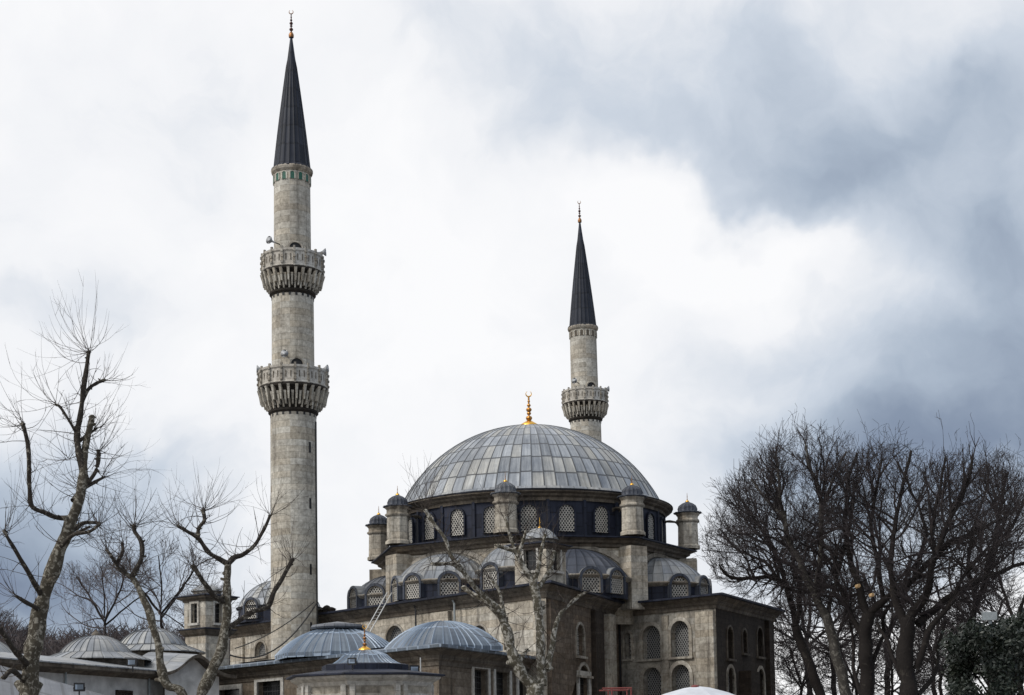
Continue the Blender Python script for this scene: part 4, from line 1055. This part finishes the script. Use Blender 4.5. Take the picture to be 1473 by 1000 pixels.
SL = [(128,506,.3,20,110,115,85),(150,547,.6,8,70,40,50),(82,582,0,9,120,150,60),(33,610,-1,14,95,150,80),(138,617,.5,9,90,20,60),(141,650,.7,12,110,45,80),
      (150,686,1,9,100,20,60),(142,754,.7,14,110,20,80),(7,765,-1.3,12,110,120,80),(24,858,-.8,10,70,150,60),(66,738,-.3,6,80,110,70),(110,700,0,12,100,60,120),(45,728,-.5,6,70,160,50),(98,660,.2,10,90,120,100),(128,765,-.7,6,80,-10,60),(100,780,0,8,110,-10,60)]
pollard('pollarded_tree', 'tallest pollarded plane tree with mottled bark at the far left', 38, TL, SL, 11)
T2 = [
 [(288,1060,13,0),(262,1000,12,0),(240,985,11,0),(232,960,10.5,0),(226,925,9.5,.0),(214,880,8.5,0),(200,848,8,0),(190,830,7,0)],
 [(190,830,7,0),(196,818,6.5,0),(204,800,5.5,.1),(203,780,5,.1),(194,765,4.5,.1),(193,757,4.5,.1)],
 [(190,830,6,0),(176,822,5,-.2),(168,812,4.5,-.3),(176,795,4,-.3),(176,782,3.5,-.3)],
 [(168,812,4,-.3),(160,800,3.5,-.5),(154,792,3.5,-.5)],
]
S2 = [(193,757,.1,20,90,95,90),(176,782,-.3,8,70,110,60),(154,792,-.5,8,70,150,60),(204,790,.1,6,60,40,60)]
pollard('pollarded_tree', 'slender pollarded plane tree with a snaking trunk before the left domes', 44, T2, S2, 12)
T3 = [
 [(284,1060,17,0),(290,1000,15,0),(308,960,14,0),(322,920,12.5,0),(327,880,11,0),(326,845,9.5,0),(328,812,8.5,0)],
 [(328,812,8,0),(318,806,6.5,0),(300,795,5.5,-.2),(285,775,5,-.3),(270,765,4.5,-.5),(257,757,4,-.6)],
 [(284,775,5,-.3),(286,760,4.5,-.2),(294,748,4.5,-.2),(292,735,5,-.2)],
 [(328,812,7,0),(338,802,6,.2),(350,798,5.5,.3),(368,782,4.5,.5),(380,762,4,.6),(388,742,3.5,.6)],
 [(324,868,7,0),(310,858,6,-.4),(296,842,5.5,-.7),(285,825,5.5,-.9),(278,815,5.5,-.9)],
 [(328,905,8,0),(345,892,6.5,.4),(365,880,6,.6),(385,872,6,.7),(396,850,5.5,.8),(408,828,5,.9),(420,806,5,1)],
]
S3 = [(292,735,-.2,22,85,95,80),(257,757,-.6,12,85,140,60),(388,742,.6,10,75,95,55),(420,806,1,14,80,85,60),(278,815,-.9,9,75,120,60),(350,798,.3,6,60,60,60),(368,782,.5,4,50,90,50)]
pollard('pollarded_tree', 'pollarded plane tree with spreading fork just left of the near minaret', 46, T3, S3, 13)
T4 = [
 [(772,1060,23,0),(772,1010,21,0),(770,985,19,0)],
 [(768,990,16,0),(750,968,14,-.2),(738,940,13,-.3),(728,905,12,-.4),(718,880,10.5,-.5),(700,862,8,-.6),(680,842,6.5,-.8),(664,818,5.5,-1),(650,802,5,-1.1),(640,775,4,-1.2),(622,750,4.5,-1.3),(612,735,5,-1.3)],
 [(780,985,13,.2),(778,950,11.5,.3),(776,900,10.5,.4),(772,860,10,.4),(765,835,8,.4),(752,815,6,.3),(742,795,5,.2),(728,790,4.5,.1),(716,786,4,0)],
 [(770,850,7,.4),(782,835,5.5,.6),(792,815,5,.7),(797,795,4.5,.8)],
 [(768,840,6,.4),(775,815,4.5,.2),(778,795,4,.1),(784,770,3.5,0)],
 [(742,797,4,.2),(735,775,3.5,.3),(728,745,3,.4)],
 [(744,800,4,.2),(752,780,3.5,.1),(756,765,3,.1)],
 [(786,965,9,.3),(793,935,7,.6),(800,900,5.5,.9),(808,880,4.5,1.1),(828,862,3.5,1.4),(842,853,3,1.5)],
 [(722,888,7,-.5),(700,868,6.5,-.4),(680,855,6,-.2),(668,846,5.5,0)],
 [(664,820,5,-1),(650,812,4,-1.3),(630,812,3.5,-1.6),(622,811,3.5,-1.7)],
 [(728,905,6,-.4),(724,880,4.5,-.1),(718,850,4,.1),(708,835,3.5,.2)],
 [(745,955,6,-.2),(758,935,4.5,.4),(768,905,3,.7)][:2],
]
S4 = [(612,735,-1.3,18,90,110,60),(622,811,-1.7,4,50,140,50),(716,786,0,8,60,120,50),(797,795,.8,10,75,70,60),(784,770,0,9,70,85,55),(728,745,.4,10,80,95,55),(756,765,.1,8,70,80,50),(842,853,1.5,7,60,50,50),
      (708,835,.2,8,80,100,60),(668,846,0,7,60,120,60),(680,842,-.8,6,60,90,60),(808,880,1.1,6,60,60,50),(760,830,.4,6,60,90,60)]
pollard('pollarded_tree', 'forked pollarded plane tree standing in front of the mosque corner', 50, T4, S4, 14, pale=True)

# branching tree grown from given limbs inside an envelope
def grow_tree(name, label, Dd, limbs, env, seed, ntwig, group, rmin=.0105, mats=('dark_bark', 'dark_twig'), cuts=(), thick=.68, tk=.95, nseed=92):
    """limbs in pixels as in pollard; env: (cx px, cy px, rx px, ry px) ellipsoid crown; side branches are grown along limbs"""
    rg = random.Random(seed)
    base = P(limbs[0][0][0], limbs[0][0][1], Dd+limbs[0][0][3]); t_ = thing(name, label, 'tree', (base.x, base.y, 0), group)
    ec = P(env[0], env[1], Dd); ex, ez = env[2]*Dd/F, env[3]*Dd/F; ey = ex*.8
    def inside(p):
        k = 1 + .55*mnoise.noise(Vector((p.x*.33, p.y*.33, p.z*.33 + seed))) + .3*mnoise.noise(Vector((p.x*1.1, p.y*1.1, p.z*1.1)))
        return ((p.x-ec.x)/ex)**2 + ((p.y-ec.y)/ey)**2 + ((p.z-ec.z)/ez)**2 < k
    tm = MB(); lm = MB(); cm = MB(); seeds = []
    for li, lb in enumerate(limbs):
        pts = [(P(a, b_, Dd+dz), r_*thick*(Dd+dz)/F) for a, b_, r_, dz in lb]
        if li == 0: pts.insert(0, (Vector((base.x, base.y, 0)), pts[0][1]*1.3))
        sm = smooth_line(pts, 6); q = []; rr = []
        for p, r_ in sm:
            q.append(p + mnoise.noise_vector(p*.9)*(.10 + r_*.3)); rr.append(r_*(1 + .15*mnoise.noise(p*2)))
        (tm if li == 0 else lm).tube(q, rr, 8)
        for i in range(1, len(q)):
            d_ = (q[i]-q[i-1]).normalized(); frac = i/len(q)
            if li == 0 and frac < .8: continue
            seeds.append((q[i], d_, rr[i], frac))
        seeds.append((q[-1], (q[-1]-q[-2]).normalized(), rr[-1], 1.0)); seeds.append((q[-1], (q[-1]-q[-2]).normalized(), rr[-1], 1.0))
    cnt = [0]
    def branch(p, d_, ln, r_, lev):
        if cnt[0] > 26000: return
        seg = .50 if lev < 2 else .36; n = max(2, int(ln/seg)); q = [p.copy()]; dd = d_.normalized()
        for i in range(n):
            j = Vector((rg.gauss(0,1), rg.gauss(0,1), rg.gauss(0,1)))*.155
            out_ = (q[-1] - ec); out_.z *= .7
            dd = (dd + j + Vector((0,0,.05)) + out_.normalized()*.07).normalized()
            nx = q[-1] + dd*(ln/n)
            if not inside(nx) and rg.random() < .74: break
            q.append(nx)
        if len(q) < 2: return
        m = len(q)-1; rad = [max(rmin*.7, r_*(1-.62*i/m)) for i in range(m+1)]
        cm.tube(q, rad, 4 if lev < 2 else 3, False); cnt[0] += 1
        if lev >= 4: return
        step = (.72, .56, .46, .36)[lev]*tk
        k = max(1, int(ln/step))
        for c in range(k + 1):
            i = min(m, 1 + int((c + rg.random())/(k+1)*m)); 
            s_ = Vector((rg.gauss(0,1), rg.gauss(0,1), rg.gauss(0,1))).normalized()
            nd = (q[i]-q[i-1]).normalized()*rg.uniform(.7,1.1) + s_*.8 + Vector((0,0,.15))
            branch(q[i], nd, ln*rg.uniform(.38,.68), max(rmin, rad[i]*.55), lev+1)
    rg.shuffle(seeds); seeds = [q_ for q_ in seeds if inside(q_[0]) or rg.random() < .12]
    wts = sorted(seeds, key=lambda q_: -(rg.random()*(.65 + .35*q_[3])))[:nseed]
    for (p, d_, r_, fr) in wts:
        s_ = Vector((rg.gauss(0,1), rg.gauss(0,1), rg.gauss(0,1))).normalized()
        tip = fr > .97
        out_ = (p - ec).normalized()
        branch(p, d_*(1.2 if tip else .5) + s_*(.4 if tip else .8) + out_*.35 + Vector((0,0,.2)), rg.uniform(2.4, 4.9)*(Dd/85), min(r_*.6, .075), 0)
    tm.build('trunk', mats[0], t_, True); 
    if lm.v: lm.build('limbs', mats[0], t_, True)
    if cm.v: cm.build('crown', mats[1], t_)
    for (px, py, dz) in cuts:
        p = P(px, py, Dd+dz); c_ = MB(); c_.tube([p, p + Vector((.10, -.22, .04))], [.11, .10], 8); c_.build('cut_stub', 'cutwood', t_)
    return t_, cnt[0]
GR = 'bare dark trees right of the mosque'
R1 = [
 [(1190,1060,12,0),(1180,1000,11,0),(1160,940,10,0),(1146,900,9,0)],
 [(1146,900,8,0),(1135,860,6,.3),(1118,800,4.5,.6),(1090,755,3.5,1),(1065,720,3,1.5)],
 [(1146,900,6,0),(1150,850,5,-.5),(1140,800,4,-1),(1125,750,3,-1.5),(1115,700,2.5,-2)],
 [(1140,850,4,0),(1112,833,4.5,-.5),(1080,832,4,-1),(1048,828,3.5,-1.2),(1034,812,2,-1.5)],
 [(1125,840,4,.2),(1100,808,3,1),(1060,790,2.5,1.8),(1035,760,2,2)],
]
R2 = [
 [(1222,1060,14,0),(1215,1000,13,0),(1205,950,11.5,0),(1190,890,10,0),(1178,865,9,0)],
 [(1178,865,8.5,0),(1160,830,8,.2),(1140,790,6,.3),(1128,740,4.5,.2),(1120,690,3.5,0),(1115,655,3,0)],
 [(1172,850,6,0),(1180,800,5.5,-.6),(1182,740,5,-1),(1178,700,4,-1.3),(1165,670,3,-1.5),(1160,640,2,-1.6)],
 [(1182,740,4,-1),(1192,705,3,-1.2),(1205,675,2.5,-1.4),(1220,650,2,-1.5)],
 [(1190,890,5,0),(1200,840,4.5,.8),(1215,790,4,1.2),(1225,740,3,1.5),(1228,690,2.5,1.8)],
 [(1128,745,3,.2),(1100,715,2.5,.8),(1080,690,2,1)],
]
R3 = [
 [(1252,1060,17,0),(1248,1000,16,0),(1245,940,15,0),(1246,885,14,0)],
 [(1246,890,10,0),(1238,850,8,.4),(1222,800,6,.9),(1215,740,4.5,1.2),(1222,690,3.5,1.5),(1232,650,3,1.7)],
 [(1248,885,10,0),(1275,862,7.5,-.4),(1312,835,6.5,-.8),(1360,785,5.5,-1),(1400,768,4.5,-1.2),(1445,745,3,-1.5)],
 [(1255,960,5,0),(1268,920,4,.8),(1275,880,3.5,1.4),(1295,850,3,2)],
 [(1240,1000,5,0),(1226,960,4,1),(1228,920,3,1.6),(1222,880,3,2)],
 [(1270,862,6,-.3),(1262,810,5,-.8),(1252,750,4,-1.2),(1262,700,3,-1.5),(1268,660,2.5,-1.5)],
 [(1312,835,5,-.8),(1330,780,4,-.3),(1325,735,3,0),(1308,700,2.5,.3),(1292,665,2,.5)],
 [(1246,920,8,0),(1225,890,6,.6),(1216,860,5,1),(1200,830,4,1.4)],
]
R4 = [
 [(1315,1060,19,0),(1308,1000,19,0),(1302,930,17,0),(1306,890,15,0)],
 [(1300,900,11,0),(1288,860,8,.4),(1282,800,6,.8),(1290,740,4.5,1.2),(1300,690,3.5,1.5),(1310,650,3,1.8)],
 [(1310,890,11,0),(1332,850,8,-.4),(1345,800,7,-.6),(1360,760,5,-.8),(1385,710,4,-1),(1400,660,3,-1.2)],
 [(1322,900,9,0),(1360,862,7,.6),(1400,838,5.5,1),(1450,820,4.5,1.4),(1500,800,3.5,1.8)],
 [(1300,985,6,0),(1286,950,4.5,.8),(1275,920,4,1.4),(1262,895,3,1.8)],
 [(1320,1000,6,0),(1345,965,4.5,1),(1352,920,4,1.6),(1362,890,3,2)],
 [(1345,800,5,-.6),(1342,750,4,-.2),(1352,700,3,.2),(1358,655,2.5,.4)],
 [(1318,960,8,0),(1338,905,6.5,-.6),(1368,870,5,-1),(1385,830,4,-1.3),(1420,790,3,-1.5)],
]
R5 = [
 [(1365,1060,9,0),(1372,1000,8,0),(1385,940,7,0),(1402,880,6,0)],
 [(1402,880,6,0),(1418,830,5.5,.3),(1430,780,5,.5),(1440,730,4,.7),(1448,680,3,1)],
 [(1405,870,4,0),(1395,820,3.5,-.5),(1400,760,3,-.8),(1420,700,2.5,-1)],
 [(1430,790,4,.5),(1460,750,3,1),(1480,700,2.5,1.3)],
]
R6 = [
 [(1340,1060,7,0),(1345,1000,6.5,0),(1335,950,6,0),(1322,900,5,0)],
 [(1345,985,5,0),(1370,930,4,.4),(1400,912,3.5,.8),(1440,900,3,1.2)],
 [(1345,1000,6,0),(1368,968,4.5,.4),(1400,940,3.5,.8),(1430,925,2.5,1)],
]
import time as _t
t0 = _t.time()
print('R1', grow_tree('bare_tree', 'thin bare tree nearest the mosque wall, its twigs reaching over the roof', 88, R1, (1110, 768, 100, 112), 21, 3300, GR)[1])
print('R2', grow_tree('bare_tree', 'bare tree with grey upright trunk and rounded top, second from the mosque', 84, R2, (1165, 748, 122, 128), 22, 4600, GR, mats=('grey_bark', 'dark_twig'))[1])
print('R3', grow_tree('bare_tree', 'bare tree with a freshly sawn pale stub on its trunk', 82, R3, (1255, 762, 150, 122), 23, 5200, GR, cuts=((1252, 857, -.8), (1232, 844, -.6)))[1])
print('R4', grow_tree('bare_tree', 'thickest dark bare tree splitting low into many heavy limbs', 79, R4, (1345, 768, 160, 120), 24, 5600, GR)[1])
print('R5', grow_tree('bare_tree', 'bare tree behind the evergreen at the right edge', 87, R5, (1440, 775, 120, 118), 25, 4000, GR)[1])
print('trees', _t.time()-t0)
# low scrubby bare trees seen between the trunks
def copy_of(src, x, y, sc_, rz, label, group):
    c = copy_tree(src); c.location = (x, y, 0); c.rotation_euler = (0, 0, rz); c.scale = (sc_,)*3; c['label'] = label; c['group'] = group; return c
SR = [[(1200,1000,6,0),(1198,960,5,0),(1200,930,4,0)], [(1200,930,4,0),(1185,890,3,.5),(1170,855,2.5,1)], [(1200,930,4,0),(1215,885,3,-.8),(1225,845,2.5,-1)], [(1200,940,3,0),(1235,910,2.5,1),(1260,875,2,2)], [(1200,940,3,0),(1165,915,2.5,-1),(1140,890,2,-2)]]
scr, c_ = grow_tree('bare_tree', 'low bare tree filling the gap between mosque corner and big trunks', 110, SR, (1200, 905, 85, 75), 31, 1500, 'low bare trees behind the trunks', .018, tk=1.2, nseed=34)
for i, (px, Dd, s_, lab) in enumerate(((1150, 96, .62, 'small scrubby bare tree low beside the mosque wall, left of all the big trunks'), (1228, 101, .66, 'small scrubby bare tree low between the grey trunk and the trunk with the stub'), (1280, 98, .60, 'small scrubby bare tree low just left of the thickest trunk'), (1350, 100, .70, 'small scrubby bare tree low just right of the thickest trunk'), (1420, 118, 1.0, 'low bare tree behind the lamp post at right'), (1160, 122, 1.15, 'low bare tree just right of the dark mosque corner, behind the thinnest trunk'), (1275, 120, 1.2, 'low bare tree behind the trunk with the sawn stub'), (1465, 110, 1.1, 'low bare tree above the evergreen at the right edge'), (1340, 112, .9, 'low bare tree seen between the two heaviest trunks'))):
    p = W(px, Dd); copy_of(scr, p.x, p.y, s_, 1.3+i*2, lab, 'low bare trees behind the trunks')
# far trees at left
FL = [[(150,1000,7,0),(152,930,6,0),(150,895,5,0)], [(150,895,5,0),(130,860,4,1),(110,830,3,2)], [(150,895,5,0),(170,855,4,-1),(180,825,3,-2)], [(150,900,4,0),(200,860,3,1),(225,845,2,2)], [(150,890,3,0),(150,850,3,0),(145,815,2,0)]]
ft, c_ = grow_tree('far_tree', 'bare tree behind the two pale courtyard domes', 150, FL, (155, 862, 95, 62), 41, 2200, 'bare trees beyond the courtyard', .016, tk=1.75, nseed=22, thick=.36, mats=('dark_bark', 'far_twig'))
far_spots = [(232, 140, .98, 'bare tree spreading above the right courtyard dome'), (292, 150, .86, 'bare tree rising just behind the small square tower'), (20, 175, .8, 'bare tree behind the big left plane trunk'),
             (90, 190, .72, 'bare tree between the left plane trunk and the courtyard dome, far back'), (-40, 170, .9, 'bare tree at the very left edge beyond the roofs'), (352, 150, .70, 'bare tree peeping between square tower and minaret')]
for i, (px, Dd, s_, lab) in enumerate(far_spots):
    p = W(px, Dd, 930); copy_of(ft, p.x, p.y, s_, .9+i*1.7, lab, 'bare trees beyond the courtyard')
# far-off wood low on the left
wd = MB(); rg = random.Random(5)
for i in range(12000):
    px = rg.uniform(-60, 345); y = rg.uniform(152, 190); x = W(px, y, 900).x
    hgt = (15.6 if px > 60 else 15.6 + (60-px)*.03) + 2.2*mnoise.noise(Vector((x*.22, 3, 0))) + 1.2*mnoise.noise(Vector((x*.9, 7, 0)))
    hgt *= y/172; z0 = rg.uniform(hgt*.35, hgt*.95); a = rg.gauss(0, .55); ln = rg.uniform(1.0, 3.0)
    z1 = min(hgt + rg.uniform(-.8, .8), z0+ln); p0 = Vector((x, y, z0)); p1 = Vector((x + a*ln, y + rg.gauss(0, .5), z1))
    wd.tube([p0, p0.lerp(p1, .5) + Vector((rg.gauss(0,.15), 0, 0)), p1], [.05, .035, .02], 3, False)
for i in range(120):
    px = rg.uniform(-60, 345); y = rg.uniform(155, 190); x = W(px, y, 900).x
    wd.tube([(x, y, 0), (x+rg.gauss(0,.5), y, 6), (x+rg.gauss(0,1), y, 12*y/172)], [.16, .11, .05], 5, False)
o = wd.build('far_wood', 'far_twig'); o['kind'] = 'stuff'; o['label'] = 'far-off leafless wood low behind the courtyard roofs'; o['category'] = 'wood'

# evergreen at right bottom
ev = P(1440, 960, 62); evt = thing('evergreen_tree', 'dark leafy evergreen tree in the bottom right corner', 'tree', (ev.x, ev.y, 0))
m_ = MB(); m_.tube([(ev.x, ev.y, 0), (ev.x+.1, ev.y, 2.5), (ev.x, ev.y, 5.2)], [.18, .13, .05], 8)
rg = random.Random(9)
blobs_ = []
for i in range(30):
    px = rg.uniform(1378, 1500); top = 905 + (1473-px)*.25 if px < 1473 else 895
    py = rg.uniform(top-10, 1050); Dd = rg.uniform(59, 65); p = P(px, py, Dd); blobs_.append((p, rg.uniform(.45, .85)))
    m_.tube([(ev.x, ev.y, max(.8, p.z*.55)), Vector((ev.x, ev.y, p.z*.6)).lerp(p, .6), p], [.06, .04, .02], 5)
m_.build('trunk', 'dark_bark', evt, True)
m_ = MB()
for (p, r_) in blobs_:
    for j in range(760):
        v = Vector((rg.gauss(0,1), rg.gauss(0,1), rg.gauss(0,.8))); v = v.normalized()*r_*rg.random()**.45*(1+.4*mnoise.noise(v*3))
        c = p + v; a = Vector((rg.gauss(0,1), rg.gauss(0,1), rg.gauss(0,1))).normalized(); b_ = a.cross(Vector((rg.gauss(0,1), rg.gauss(0,1), rg.gauss(0,1)))).normalized()
        s_ = rg.uniform(.06, .13); i = len(m_.v)
        m_.v += [tuple(c - a*s_), tuple(c + b_*s_*.45), tuple(c + a*s_), tuple(c - b_*s_*.45)]; m_.f.append((i,i+1,i+2,i+3)); m_.uv += [(0,0)]*4
m_.build('crown', 'leaf', evt)
